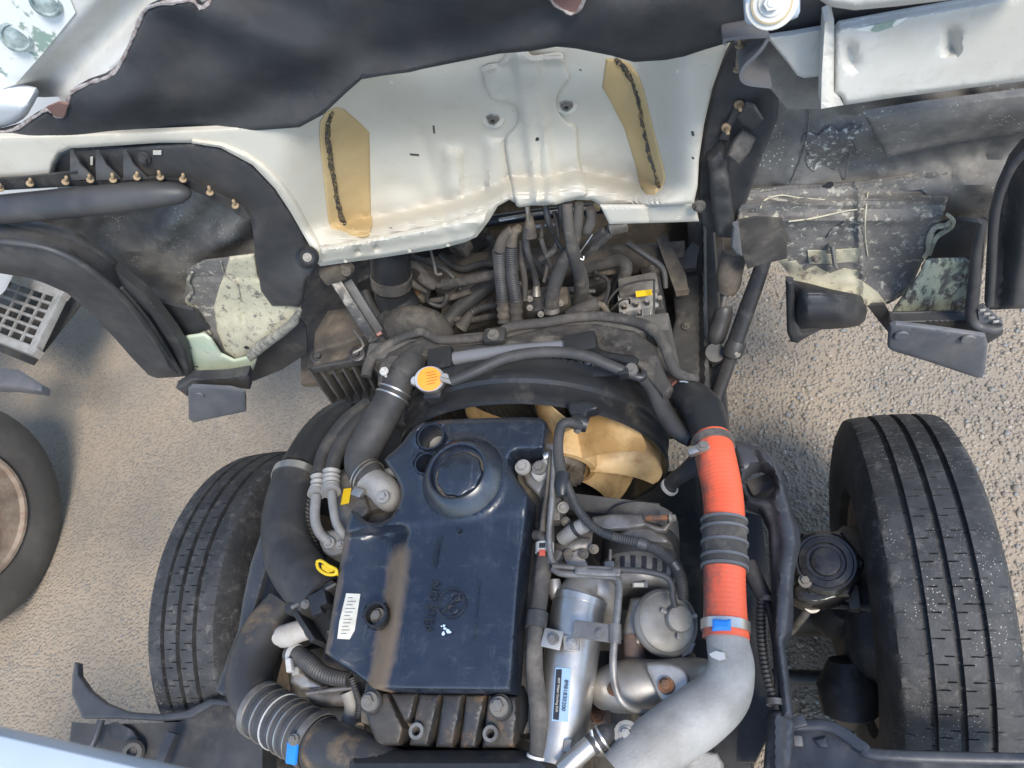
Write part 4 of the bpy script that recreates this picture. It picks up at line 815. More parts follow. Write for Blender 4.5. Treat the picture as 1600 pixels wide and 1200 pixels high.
# cab-tilt torsion bar under the lip
tb = thing('torsion_bar', 'shiny black tilt torsion bar just under the cream cab lip', 'bar', Yp(850, 340, .72))
tube('tube', [(700, 356, .78, 9), (760, 346, .78, 9), (850, 334, .78, 9), (930, 326, .78, 9), (1000, 318, .78, 9)], m_blk, tb, mode='y')
tube('rod', [(780, 344, .74, 3), (850, 333, .74, 3), (960, 322, .74, 3)], m_steel, tb, mode='y', seg=8)
tube('rod', [(830, 355, .74, 4), (880, 350, .74, 4)], m_steel, tb, mode='y', seg=8)
rbox('cap', Yp(932, 324, .735), (.012, .012, .014), m_pad, tb, None, .002)
# ================================================================== ENGINE BAY FRONT
ab = thing('air_cleaner', 'dusty black air cleaner box with ribbed intake left of the radiator', 'air box', Zp(540, 540, .55))
sheet('lid', [(492, 520), (512, 486), (560, 480), (576, 500), (572, 524), (550, 535), (490, 552)], .74, m_framed, ab, thick=.06, step=10, lip=(.006, 6))
sheet('front', [(489, 552), (548, 536), (560, 546), (540, 560), (489, 572)], .72, m_framed, ab, thick=.05, step=9, lip=(.004, 4))
pl = [Zp(484, 572, .70), Zp(582, 552, .70), Zp(606, 612, .60), Zp(527, 632, .60)]
rb = sheet('bracket', [(484, 558), (560, 540), (582, 548), (584, 560), (486, 577)], .715, m_frame, ab, thick=.02, step=9, lip=(.003, 4))
for p in ((498, 557), (558, 553)):
    O = Zp(*p, .72); lathe('rubber_mount', [(.02, -.005), (.02, .004), (.014, .006), (.012, .003), (.008, .003), (.007, .012), (0, .012)], O, UP + to_cam(O), m_frame, ab, 20)
for k in range(7):
    u = k / 6; A = pl[0].lerp(pl[1], u); B = pl[3].lerp(pl[2], u); bar('rib', A, B, .006, .028, m_frame, ab, up=(0, -1, .6))
bar('louvre_back', (pl[0] + pl[1]) / 2 + Vector((0, .03, -.01)), (pl[2] + pl[3]) / 2 + Vector((0, .03, -.01)), .15, .01, m_blk, ab, up=(0, -1, .6))
bar('louvre_top', pl[0] + Vector((0, 0, .008)), pl[1] + Vector((0, 0, .008)), .03, .012, m_frame, ab)
bar('louvre_bottom', pl[3], pl[2], .03, .016, m_frame, ab)
ad = thing('air_duct', 'fat dusty black rubber air duct elbow behind the radiator', 'duct', Zp(650, 490, .68))
tube('elbow', [(586, 530, .72, 20), (606, 512, .74, 24), (626, 506, .76, 27), (650, 505, .76, 28), (676, 512, .74, 26), (694, 530, .71, 20)], m_rubd, ad, seg=20)
P, T, r = path_at([(586, 530, .72, 20), (606, 512, .74, 24), (626, 506, .76, 27), (650, 505, .76, 28)], .55); ring('clamp', P, T, r + .001, .012, .003, m_frame, ad)
bolt(P + UP * (r + .004), (0, -1, .3), .008, m_frame, ad)
du = thing('snorkel_duct', 'large black snorkel duct standing under the cream cab lip', 'duct', Zp(615, 430, .6))
tube('upper', [(610, 380, .93, 30), (610, 405, .89, 31), (611, 428, .85, 31)], m_blk, du, seg=20)
tube('collar', [(611, 430, .85, 33), (612, 445, .825, 32)], m_rubd, du, seg=20)
tube('lower', [(613, 446, .82, 29), (618, 466, .78, 31), (632, 486, .75, 30)], m_blk, du, seg=20)
sb = thing('stay_bar', 'scratched steel stay bar leaning from the cab to the radiator top', 'bar', Zp(550, 470, .8))
bar('bar', Zp(520, 432, .96), Zp(584, 532, .83), .022, .012, m_worn, sb)
bar('second_bar', Zp(540, 440, .92), Zp(590, 520, .82), .03, .012, m_liner, sb)
bar('tip', Zp(580, 506, .83), Zp(592, 526, .815), .022, .013, m_orange, sb)
rbox('hinge', Zp(520, 425, .97), (.05, .035, .04), m_framed, sb, axrot((1, .3, 0)), .008); rbox('hinge', Zp(538, 418, .97), (.03, .03, .035), m_framed, sb, axrot((1, -.3, 0)), .008)
bolt(Zp(541, 424, .99), to_cam(Zp(541, 424, .98)), .01, m_framed, sb)
tube('spring', [(552, 552, .86, 2), (568, 540, .86, 2), (553, 516, .86, 2)], m_gmet, sb, seg=6, sub=3)

cn = thing('wiring_loom', 'dusty black wiring loom with connectors left of the braided hoses', 'wiring', Zp(720, 440, .6))
tube('loop', [(668, 455, .76, 5), (640, 440, .8, 6), (634, 422, .82, 6), (648, 415, .82, 6), (664, 430, .8, 6), (672, 448, .78, 8)], m_rubd, cn)
tube('connector', [(658, 432, .81, 9), (672, 442, .8, 10), (680, 446, .79, 8)], m_rubd, cn, sub=3, seg=8)
tube('connector', [(692, 445, .79, 9), (704, 443, .79, 9)], m_rubd, cn, sub=2, seg=8)
tube('sheath', [(680, 446, .79, 4), (700, 444, .79, 7), (730, 438, .8, 8), (760, 432, .81, 8), (782, 428, .81, 8)], m_rubd, cn)
tube('cable', [(672, 450, .78, 3), (668, 470, .74, 3), (690, 478, .72, 4), (700, 460, .74, 4)], m_rub, cn)
tube('hose', [(690, 515, .66, 13), (715, 485, .68, 13), (745, 460, .70, 13), (785, 430, .72, 13)], m_rub, cn)
tube('hose', [(720, 512, .68, 5), (735, 490, .69, 6), (755, 480, .70, 6), (785, 476, .71, 6)], m_rub, cn, corr=(.0008, .008))
tube('hose', [(672, 470, .72, 4), (700, 466, .72, 5), (735, 455, .73, 5)], m_rubd, cn)
tube('boot', [(720, 512, .68, 11), (730, 498, .69, 8), (736, 488, .69, 5)], m_rubd, cn)
tube('wire', [(673, 390, .9, 2.2), (679, 415, .86, 2.2), (682, 428, .84, 2.2), (690, 428, .83, 2.2)], m_gmet, cn, seg=7)

for nm, xs, lab in (('braided_hose', ((800, 358, 8), (786, 372, 9), (780, 392, 11), (782, 430, 10), (786, 470, 10), (788, 505, 9)), 'left of the two braided black coolant hoses behind the radiator'), ('braided_hose', ((812, 356, 7), (802, 364, 9), (798, 385, 11), (800, 430, 10), (806, 470, 10), (807, 502, 9)), 'right of the two braided black coolant hoses behind the radiator')):
    t_ = thing(nm, lab, 'hose', Zp(xs[3][0], xs[3][1], .8), 'braided hoses')
    zz = [.98, .97, .95, .90, .85, .82]
    tube('end_pipe', [(a, b, z, r * .92) for (a, b, r), z in list(zip(xs, zz))[:3]], m_framed, t_)
    W = [(a, b, z, r) for (a, b, r), z in list(zip(xs, zz))[2:]]
    tube('sleeve', W, m_rub, t_, corr=(.0006, .004), sub=8)
    tube('foil_wrap', [(W[2][0], W[2][1] + 2, W[2][2], W[2][3] + .8), (W[3][0], W[3][1] - 1, W[3][2], W[3][3] + 1)], m_framed, t_, corr=(.0015, .014))
vb = thing('hydraulic_valve', 'small dark hydraulic valve block with bolts behind the radiator', 'valve', Zp(858, 480, .78))
rbox('body', Zp(846, 478, .80), (.055, .06, .05), m_frame, vb, axrot((1, .1, 0)), .004)
rbox('flange', Zp(866, 474, .79), (.07, .05, .04), m_dirtm, vb, axrot((1, .1, 0)), .006)
for p in ((828, 467), (828, 481), (845, 491), (876, 474), (856, 464)): bolt(Zp(*p, .83), UP + to_cam(Zp(*p, .8)), .007, m_bolt, vb)
tube('fitting', [(838, 440, .85, 5), (838, 452, .84, 6), (838, 462, .83, 8)], m_gmet, vb)
tube('hose', [(824, 355, .99, 7), (822, 378, .96, 6), (826, 400, .93, 5), (834, 425, .88, 5), (838, 445, .85, 5)], m_rub, vb)
tube('tee', [(827, 335, 1.0, 5), (828, 352, .99, 8), (830, 372, .97, 9)], m_framed, vb)
tube('rod', [(824, 322, 1.03, 4), (826, 345, 1.0, 4)], m_steel, vb, seg=8)
tube('hose', [(816, 378, .95, 5), (815, 405, .91, 5), (820, 440, .86, 5), (820, 470, .83, 4)], m_rubd, vb)
tube('hose', [(845, 372, .95, 4), (852, 395, .92, 4), (862, 420, .88, 4.5)], m_rub, vb)
h1 = thing('power_steering_hose', 'thick dusty rubber hose dropping into the hydraulic valve block', 'hose', Zp(870, 450, .84))
W = [(905, 318, 1.04, 7), (902, 350, 1.0, 9), (893, 388, .95, 10), (876, 420, .91, 11), (866, 448, .88, 11), (862, 478, .84, 11), (862, 486, .83, 11)]
tube('hose', W, m_rubd, h1); P, T, r = path_at(W, .95); ring('clamp', P, T, r, .01, .002, m_gmet, h1)
h2 = thing('rubber_hose', 'black rubber hose hanging straight down from the cab lip centre', 'hose', Zp(910, 440, .8))
tube('hose', [(886, 318, 1.04, 9), (889, 360, 1.0, 9), (898, 400, .94, 11), (908, 440, .86, 12), (906, 470, .8, 11), (898, 490, .76, 9)], m_rubd, h2)
for k, (W, mm) in enumerate((([(852, 322, 1.03, 5), (858, 350, 1.0, 5), (868, 372, .96, 4), (882, 395, .93, 3)], m_blk), ([(876, 318, 1.04, 6), (880, 350, 1.0, 5), (892, 392, .94, 4)], m_blk), ([(922, 325, 1.02, 8), (924, 340, 1.0, 9), (918, 358, .98, 9), (912, 360, .97, 7)], m_rubd))):
    t_ = thing('cable_strap', ('thin black cable hanging left of the cab lip centre', 'black cable strap gathered at the wire loop', 'curled dusty hose stub near the torsion bar')[k], 'cable', Zp(W[1][0], W[1][1], W[1][2])); tube('cable', W, mm, t_)
wl = thing('wire_loop', 'thin silver wire hook holding the black straps', 'wire', Zp(900, 400, .94))
tube('wire', [(884, 394, .95, 1.3), (892, 402, .94, 1.3), (902, 402, .94, 1.3), (908, 392, .95, 1.3), (918, 378, .97, 1.1), (926, 366, .98, 1)], m_steel, wl, seg=6)
tube('wire', [(904, 402, .94, 1.4), (911, 406, .935, 1.4), (912, 400, .94, 1.4)], m_steel, wl, seg=6)
h3 = thing('elbow_hose', 'dusty bent heater hose above the brake modulator', 'hose', Zp(965, 420, .72))
tube('hose', [(905, 425, .74, 9), (935, 415, .75, 9), (965, 408, .76, 10), (978, 415, .76, 10), (975, 432, .74, 10), (966, 450, .71, 9), (962, 470, .68, 8)], m_rubd, h3)
tube('pipe', [(915, 428, .72, 5), (965, 424, .72, 5)], m_framed, h3)
h4 = thing('short_hose', 'short dusty hose lying behind the radiator seal', 'hose', Zp(910, 485, .8))
tube('hose', [(888, 492, .81, 9), (905, 484, .82, 10), (925, 477, .82, 11), (934, 474, .82, 11)], m_rubd, h4); tube('pipe', [(932, 475, .82, 5), (942, 478, .81, 5), (950, 490, .8, 5)], m_framed, h4)
bs = thing('cable_bundle', 'dusty black strap bundle pinned under the right cab lip', 'strap', Zp(930, 375, .9))
bar('strap', Zp(905, 402, .90), Zp(955, 358, .98), .03, .012, m_rubd, bs); bar('strap', Zp(900, 392, .91), Zp(945, 360, .98), .012, .012, m_rub, bs); rbox('clamp', Zp(966, 354, .99), (.035, .02, .02), m_gmet, bs, axrot((1, .1, 0)), .004)
ht = thing('hose_tangle', 'dusty tangle of small hoses and cables behind the radiator seal', 'hoses', Zp(800, 450, .6))
random.seed(21)
for W in ([(690, 400, .70, 6), (720, 420, .72, 6), (760, 412, .74, 6), (812, 420, .74, 6), (850, 410, .75, 5)], [(640, 470, .70, 5), (680, 492, .68, 5), (730, 500, .68, 5), (775, 492, .70, 5)], [(830, 400, .80, 4), (852, 430, .78, 4), (880, 452, .76, 4), (930, 455, .74, 4)], [(905, 450, .70, 5), (930, 470, .68, 6), (955, 452, .68, 5), (962, 430, .70, 5)], [(700, 470, .66, 7), (745, 440, .68, 7), (770, 400, .72, 7), (765, 370, .78, 6)], [(848, 350, .97, 3), (846, 380, .93, 3), (856, 405, .90, 3), (850, 440, .86, 3)], [(866, 330, 1.0, 4), (872, 360, .97, 4), (866, 390, .93, 5), (845, 405, .9, 5)], [(640, 400, .80, 4), (668, 410, .80, 4), (700, 425, .79, 4), (720, 452, .76, 4)], [(590, 470, .72, 4), (600, 450, .76, 4), (582, 430, .80, 4), (560, 440, .8, 3)], [(980, 380, .80, 5), (1010, 400, .78, 5), (1035, 420, .75, 5), (1040, 450, .72, 4)], [(570, 455, .78, 8), (580, 480, .76, 9), (596, 500, .75, 8)], [(930, 500, .80, 3), (946, 470, .78, 3), (950, 440, .76, 3), (930, 425, .75, 3)]):
    tube('hose', W, random.choice((m_rub, m_rubd, m_rub)), ht, seg=10)
for (a, b, z, s_) in ((700, 455, .70, .05), (745, 478, .66, .05), (812, 448, .76, .03), (886, 462, .72, .045), (935, 440, .68, .05), (655, 462, .72, .04), (600, 490, .72, .05), (590, 505, .74, .03), (975, 470, .66, .04), (1020, 425, .66, .05), (720, 385, .78, .05), (560, 465, .74, .04)):
    O = Zp(a, b, z); rbox('bracket', O, (s_, s_ * .7, s_ * .6), random.choice((m_framed, m_frame, m_dirtm)), ht, axrot((1, random.uniform(-.6, .6), random.uniform(-.2, .2))), .006); bolt(O + UP * s_ * .32, UP, .007, m_rbolt if random.random() < .5 else m_gmet, ht)
# brake modulator
bmod = thing('brake_modulator', 'dusty aluminium brake modulator with bent pipes and yellow label', 'modulator', Zp(1005, 475, .66))
rbox('motor_block', Zp(1000, 458, .72), (.085, .05, .07), m_gmet, bmod, axrot((1, .08, 0)), .006)
rbox('valve_body', Zp(1000, 483, .71), (.085, .05, .07), m_alu, bmod, axrot((1, .08, 0)), .005)
rbox('side_block', Zp(1032, 478, .69), (.02, .09, .10), m_frame, bmod, axrot((1, .08, 0)), .004)
O = Zp(1005, 464, .775); sheet('yellow_label', [(993, 455), (1018, 452), (1019, 461), (994, 464)], .775, m_yel, bmod, thick=.001, step=8)
for (a, b) in ((976, 481), (994, 477), (1012, 474), (1031, 470), (976, 492), (1000, 492)): tube('pipe_nut', [(a, b, .75, 4), (a, b - 5, .77, 4)], m_gmet, bmod, seg=6, sub=1)
for W in ([(950, 492, .77, 1.8), (951, 470, .80, 1.8), (975, 446, .82, 1.8), (1018, 437, .82, 1.8), (1022, 445, .81, 1.8), (1022, 490, .78, 1.8)], [(955, 484, .78, 1.8), (970, 470, .80, 1.8), (982, 467, .80, 1.8), (984, 474, .78, 1.8)], [(1004, 500, .77, 1.5), (1004, 478, .78, 1.5)], [(1014, 502, .77, 1.5), (1018, 478, .78, 1.5)]): tube('brake_pipe', W, m_frame if W[0][0] < 960 else m_gmet, bmod, seg=7)

# ================================================================== RADIATOR
rad = thing('radiator', 'radiator with dusty black top seal and round fan shroud', 'radiator', (.0, .38, .45))
rbox('core', (.0, .40, .66), (.62, .04, .46), m_core, rad, None, .004)
for k in range(46): bar('fin', (-.30 + k * .0133, .3775, .45), (-.30 + k * .0133, .3775, .88), .004, .005, m_core, rad, up=(0, -1, 0), bev=0)
up_in = [(590, 602), (592, 574), (606, 552), (640, 534), (662, 526), (690, 540), (760, 536), (800, 524), (860, 508), (930, 505), (992, 517), (1022, 540), (1040, 585), (1052, 606), (1036, 622), (1018, 600), (1000, 575), (985, 566), (930, 545), (840, 552), (760, 562), (700, 568), (660, 556), (642, 560), (628, 580), (616, 600)]
sheet('top_panel', up_in, lambda x, y: .895 + .012 * ss(10, 2, abs(y - pwl([(600, 560), (700, 553), (850, 528), (930, 522), (1020, 560)], x))), m_rubd, rad, thick=.02, step=9, lip=(.006, 5))
seal = [(572, 588, .88, 9), (578, 566, .885, 9), (596, 545, .89, 8), (632, 526, .895, 7), (658, 518, .90, 7), (672, 524, .90, 7), (690, 531, .90, 7), (740, 529, .90, 7), (775, 522, .90, 8), (800, 510, .90, 8), (850, 504, .90, 8), (900, 496, .90, 8), (940, 494, .90, 8), (990, 502, .90, 8), (1018, 514, .90, 9), (1036, 536, .90, 9), (1048, 566, .895, 9), (1058, 582, .89, 9), (1074, 590, .885, 8), (1090, 592, .88, 8)]
tube('seal', seal, m_rubd, rad, flat=.8)
sheet('side_plate', [(1000, 512), (1030, 535), (1046, 580), (1060, 600), (1052, 640), (1030, 612), (1010, 560)], .84, m_rubd, rad, thick=.02, step=9)
O = Zp(774, 526, .91); rbox('clip_recess', O, (.045, .035, .02), m_frame, rad, None, .008); bolt(O + Vector((0, -.004, .012)), UP, .012, m_bolt, rad)
tube('tank_bar', [(702, 562, .90, 11), (780, 551, .905, 11), (860, 543, .905, 10), (922, 537, .905, 10)], m_ptank, rad)
rbox('bar_end', Zp(908, 540, .915), (.06, .04, .03), m_blk, rad, axrot((1, .12, 0)), .005)
rbox('bar_start', Zp(690, 564, .905), (.05, .05, .03), m_blk, rad, axrot((1, .1, 0)), .005)
for k in range(22):
    a = 738 + k * 12; b = pwl([(738, 578), (860, 565), (1000, 566)], a); rbox('fin_row', Zp(a, b, .885), (.012, .016, .006), m_steel, rad, axrot((1, .1, 0)), .001)
bar('fin_tray', Zp(730, 582, .878), Zp(1000, 568, .878), .05, .008, m_blk, rad)
sheet('corner_bracket', [(930, 545), (950, 550), (990, 556), (998, 560), (992, 572), (960, 562), (934, 556)], .905, m_blk, rad, thick=.02, step=7, lip=(.003, 3))
# shroud: ring about the fan axis (Y)
FC = Vector((-.002, .28, .662)); RS = .276
FA = Vector((0, -1, 0))
lathe('shroud', [(RS - .008, -.03), (RS - .012, .02), (RS - .006, .052), (RS - .001, .056), (RS + .004, .052), (RS + .003, .036), (RS - .001, .03), (RS - .001, .012), (RS + .005, .006), (RS + .006, -.012), (RS + .002, -.018), (RS + .004, -.04)], FC, FA, m_blk, rad, 80, ends=False)
FC = Vector((.042, .258, .655))
tube('shroud_lip', [(655, 640, .83, 10), (672, 622, .86, 12), (730, 605, .90, 13), (790, 598, .915, 12)], m_rub, rad)
sheet('shroud_wing', [(600, 625), (640, 610), (690, 612), (740, 600), (700, 625), (672, 648), (650, 668), (615, 665)], lambda x, y: .80 + .01 * vn(x / 20, y / 20), m_rub, rad, thick=.03, step=9, lip=(.008, 6))
sheet('shroud_clip', [(888, 628), (918, 626), (936, 634), (932, 640), (918, 644), (915, 654), (895, 654), (888, 642)], .935, m_blk, rad, thick=.02, step=7, lip=(.004, 4))
# cap
cp = thing('filler_cap', 'orange labelled radiator cap beside the upper hose', 'cap', Zp(672, 592, .9))
O = Zp(671, 592, .955); ax_ = (UP + to_cam(O)).normalized(); rr = m_of(O, 23)
lathe('rim', [(rr * .95, -.02), (rr, -.015), (rr * 1.02, -.004), (rr * .96, .0), (0, .0)], O, ax_, m_steel, cp, 40, lobes=(2, .07))
for sx_ in (-1, 1): lathe('ear', [(rr * .36, -.012), (rr * .38, -.004), (rr * .3, .0), (0, .0)], O + axrot((1, .12, 0), ax_) @ Vector((sx_ * rr * 1.05, -.1 * rr * sx_, -.001)), ax_, m_steel, cp, 20)
lathe('label', [(rr * .84, .0), (rr * .83, .0015), (rr * .4, .0022), (0, .0025)], O, ax_, m_capo, cp, 36)
R_ = axrot((1, .12, 0), ax_)
for k in range(5):
    w_ = (.5, .62, .66, .6, .44)[k] * rr * 1.8; c = O + ax_ * .003 + R_ @ Vector((.0, (.42 - k * .2) * rr, 0)); bar('print_line', c - R_ @ Vector((w_ / 2, 0, 0)), c + R_ @ Vector((w_ / 2, 0, 0)), .0011, .0003, m_ink, cp, up=ax_, bev=0)
lathe('neck', [(rr * .8, -.07), (rr * .8, -.015)], O, ax_, m_blk, cp, 24)
rbox('neck_bracket', O + Vector((0, -.02, -.045)), (.035, .02, .05), m_blk, cp, None, .004)
tube('spout', [(690, 592, .952, 4), (700, 595, .954, 4), (708, 595, .955, 7), (712, 594, .955, 7)], m_alu, cp, sub=2)
oh = thing('overflow_hose', 'slim black overflow hose arching over the fan shroud', 'hose', Zp(830, 560, .93))
tube('hose', [(706, 596, .955, 9), (740, 582, .958, 9), (780, 563, .96, 9), (820, 553, .96, 9), (870, 550, .96, 9), (915, 556, .955, 9), (950, 570, .945, 9), (975, 580, .935, 9), (992, 584, .925, 8)], m_rub, oh)
tube('end_joint', [(950, 572, .93, 9), (962, 577, .93, 8), (1000, 590, .92, 7), (1006, 580, .92, 5)], m_blk, oh)
bolt(Zp(986, 577, .935), UP, .012, m_bolt, oh); rbox('clip', Zp(975, 584, .935), (.018, .012, .02), m_blk, oh, None, .002)
# upper radiator hose
W = [(655, 552, .885, 17), (640, 572, .90, 21), (625, 595, .905, 24), (608, 630, .90, 26), (585, 672, .90, 27), (568, 705, .90, 27), (566, 728, .90, 27), (580, 752, .90, 26)]
uh = thing('radiator_hose', 'thick black upper radiator hose with wire clamps curving to the engine', 'hose', Zp(590, 660, .86))
tube('hose', W, m_rub, uh, seg=22)
for t_ in (.36, .40): P, T, r = path_at(W, t_); ring('wire_clamp', P, T, r + .0003, .003, .0025, m_steel, uh, 32)
P, T, r = path_at(W, .37); tube('clamp_lug', [(603, 578, .93, 3), (600, 585, .93, 2.5), (612, 594, .93, 2.5)], m_clampw, uh, seg=7, sub=2); bolt(Zp(600, 580, .94), UP, .009, m_clampw, uh)
tube('collar', [(645, 565, .897, 23), (634, 582, .903, 25), (629, 589, .904, 25)], m_rub, uh, seg=22, sub=3)
th = thing('thermostat_housing', 'cast aluminium water outlet in the notch of the engine cover', 'housing', Zp(597, 770, .85))
tube('outlet', [(572, 748, .90, 24), (588, 756, .90, 23), (600, 766, .895, 24), (608, 780, .885, 22), (612, 790, .87, 14)], m_alu, th, seg=20)
bolt(Zp(599, 777, .93), UP, .012, m_alu, th)
P = Zp(574, 745, .90); T = (Zp(590, 758, .90) - P).normalized()
for k in (-.004, .004): ring('wire_clamp', P + T * k, T, m_of(P, 27.5), .003, .003, m_steel, th)
rbox('clamp_tab', Zp(560, 770, .92), (.022, .018, .012), m_steel, th, axrot((1, -.4, 0)), .003)
sheet('flange', [(570, 800), (610, 790), (622, 760), (616, 735), (600, 740), (560, 775)], .84, m_dirtm, th, thick=.04, step=9)

# ================================================================== FAN
fan = thing('cooling_fan', 'tan plastic cooling fan blades inside the black shroud', 'fan', FC)
def blade_mesh():
    V = []; NR, NA = 9, 9
    for i in range(NR):
        u = i / (NR - 1); r = lerp(.075, .226, u); hw = lerp(.34, .36, u) * (.75 + .35 * u)
        for j in range(NA):
            s = j / (NA - 1) - .5; a = s * 2 * hw * .52 + .18 * u * u
            rr = r * (1 - .06 * (2 * s) ** 4 * u)
            h = s * lerp(.085, .09, u) + .016 * (1 - (2 * s) ** 2)
            V.append((rr * math.sin(a), -h, rr * math.cos(a)))
    n = len(V); V += [(x, y + .0028, z) for x, y, z in V]
    Fc = []
    for i in range(NR - 1):
        for j in range(NA - 1):
            a, b, c, d = i * NA + j, i * NA + j + 1, (i + 1) * NA + j + 1, (i + 1) * NA + j
            Fc += [(a, b, c, d), (d + n, c + n, b + n, a + n)]
    bd = [j for j in range(NA)] + [i * NA + NA - 1 for i in range(1, NR)] + [(NR - 1) * NA + j for j in range(NA - 2, -1, -1)] + [i * NA for i in range(NR - 2, 0, -1)]
    for a, b in zip(bd, bd[1:] + bd[:1]): Fc.append((b, a, a + n, b + n))
    me = bpy.data.meshes.new('blade'); me.from_pydata(V, [], Fc); me.materials.append(m_fan); me.shade_smooth(); me.set_sharp_from_angle(angle=.8); return me
BM = blade_mesh()
for k in range(8):
    o = link('blade', BM, fan); o.rotation_euler = (0, 2 * math.pi * k / 8 + .05, 0)
lathe('hub', [(.086, -.03), (.09, .0), (.09, .03), (.086, .04), (.076, .042), (.074, .03), (.0, .02)], FC, FA, m_fan, fan, 40)
cl = lathe('clutch', [(.066, .0), (.066, .04), (.060, .05), (.03, .058), (.0, .058)], FC, FA, m_dirtm, fan, 40)
for k in range(30):
    a = 2 * math.pi * k / 30; d = Vector((math.sin(a), 0, math.cos(a))); bar('clutch_fin', FC + d * .026 + FA * .06, FC + d * .062 + FA * .052, .0035, .014, m_dirtm, cl, up=FA, bev=0)

# ================================================================== ENGINE
eng = thing('engine', 'dirty dark metal engine block and head under the plastic cover', 'engine', (0, 0, .4))
rbox('block', (-.06, -.14, .53), (.30, .50, .42), m_dirtm, eng, None, .03)
rbox('head', (-.05, -.06, .82), (.30, .5, .12), m_dirtm, eng, None, .02)
rbox('front_case', (-.08, .15, .60), (.2, .06, .36), m_dirtm, eng, None, .02)
for (c, s) in (((.15, -.06, .70), (.10, .10, .1)), ((.16, -.24, .70), (.12, .16, .12)), ((-.27, .02, .76), (.10, .18, .12)), ((-.27, -.2, .74), (.12, .16, .14)), ((-.22, .14, .7), (.12, .1, .14))): rbox('bracket', c, s, m_dirtm, eng, None, .015)
sweep('pulley_shaft', [(.02, .17, .665), (.02, .25, .665)], [.03, .03], m_dirtm, eng)
sweep('water_pipe', [(-.24, .13, .86), (-.12, .16, .85), (-.04, .17, .83)], [.012] * 3, m_alu, eng)
# plastic cover
cv = thing('engine_cover', 'dusty black plastic engine cover marked NO STEP with oil cap dome', 'engine cover', Zp(690, 900, .9))
cpoly = [(549, 797), (556, 800), (563, 808), (572, 815), (583, 818), (597, 816), (610, 809), (621, 794), (627, 775), (625, 760), (618, 745), (606, 728), (600, 719), (606, 712), (618, 702), (630, 690), (640, 676), (650, 666), (662, 660), (690, 656), (760, 653), (820, 652), (845, 653), (853, 660), (853, 680), (850, 702), (835, 703), (812, 703), (800, 708), (795, 718), (797, 732), (806, 748), (818, 762), (826, 774), (823, 810), (815, 870), (810, 920), (803, 1020), (799, 1080), (720, 1079), (640, 1078), (584, 1076), (566, 1062), (548, 1048), (528, 1036), (508, 1020), (514, 985), (524, 925), (534, 865), (541, 820)]
RDG = [(830, 648), (850, 642), (900, 635), (960, 627), (1020, 616), (1080, 603)]
def zcov(x, y):
    z = .955
    xr = pwl(RDG, y); tr = ss(820, 838, y + (x - 590) * .12)
    z -= tr * (.004 + .034 * ss(2, 32, xr - x) * 1.0 - .020 * ss(40, 110, xr - x))
    r = math.hypot((x - 724), (y - 746) * 1.02)
    z += .004 * ss(70, 64, r)
    for (cx, cy, rr) in ((674, 683, 22), (667, 725, 18)):
        d = math.hypot(x - cx, y - cy); z += .004 * ss(rr + 8, rr + 3, d)
    d = math.hypot(x - 590, (y - 962)); z -= .022 * ss(22, 14, d)
    z -= .012 * ss(700, 655, y) * ss(760, 860, x) * 0
    return z
holes = [[(cx + r_ * math.cos(a), cy + r_ * math.sin(a)) for a in [k * math.pi / 10 for k in range(20)]] for cx, cy, r_ in ((674, 683, 20), (666, 725, 16))]
def dcov(x, y):
    xr = pwl(RDG, y); v = 0
    if y > 826: v = 1.05 * math.exp(-((x - (xr - 15)) / 19) ** 2) * ss(826, 880, y) * (1 if x < xr + 6 else ss(xr + 22, xr + 6, x))
    v = max(v, .55 * ss(14, 2, abs(x - pwl([(800, 549), (1020, 510)], y))) * ss(800, 840, y))
    return v
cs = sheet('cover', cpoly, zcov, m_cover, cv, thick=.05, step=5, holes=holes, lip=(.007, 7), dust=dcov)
O = Zp(724, 747, .952); k_ = m_of(O, 1)
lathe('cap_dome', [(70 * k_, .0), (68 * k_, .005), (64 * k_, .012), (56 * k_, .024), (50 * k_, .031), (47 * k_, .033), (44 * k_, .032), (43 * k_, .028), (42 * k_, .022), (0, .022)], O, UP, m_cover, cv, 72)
O = Zp(724, 748, .962); rr = m_of(O, 37)
lathe('cap_gasket', [(rr * 1.1, .0), (rr * 1.1, .0145), (rr * .9, .0145), (0, .0145)], O, UP, m_rubd, cv, 48)
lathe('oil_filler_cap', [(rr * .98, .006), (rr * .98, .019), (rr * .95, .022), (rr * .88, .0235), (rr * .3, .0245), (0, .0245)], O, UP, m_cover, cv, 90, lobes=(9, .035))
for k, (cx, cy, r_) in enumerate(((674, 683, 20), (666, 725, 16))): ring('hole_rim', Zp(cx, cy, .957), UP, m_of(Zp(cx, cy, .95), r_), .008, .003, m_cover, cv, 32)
O = Zp(680, 686, .90); lathe('cap_below', [(.02, -.03), (.02, .0), (.012, .004), (0, .004)], O, UP, m_alu, eng, 20)
bolt(Zp(676, 673, .91), UP, .010, m_bolt, eng); bolt(Zp(672, 735, .905), UP, .012, m_bolt, eng)
P = Zp(591, 963, .925); bolt(P, UP, m_of(P, 13), m_bolt, cv); ring('bolt_well', Zp(590, 962, .934), UP, m_of(P, 16), .02, .004, m_blk, cv, 28)
lb = sheet('paper_sticker', [(541, 927), (563, 928), (554, 985), (546, 999), (527, 998), (530, 972)], lambda x, y: zcov(x, y) + .001, m_paper, cv, thick=.0006, step=6)
for k in range(11):
    y = 934 + k * 5.6; x0 = 542 - (y - 930) * .2; x1 = x0 + (8, 14, 10, 15, 12, 9, 14, 12, 10, 13, 9)[k]
    bar('print_line', Zp(x0 + 2, y, zcov(x0 + 4, y) + .0022), Zp(x1 + 2, y + .3, zcov(x1, y) + .0022), .0006, .0004, m_grey, lb, bev=0)
def emb(o): return o
tx = Vector((0, -1, 0))
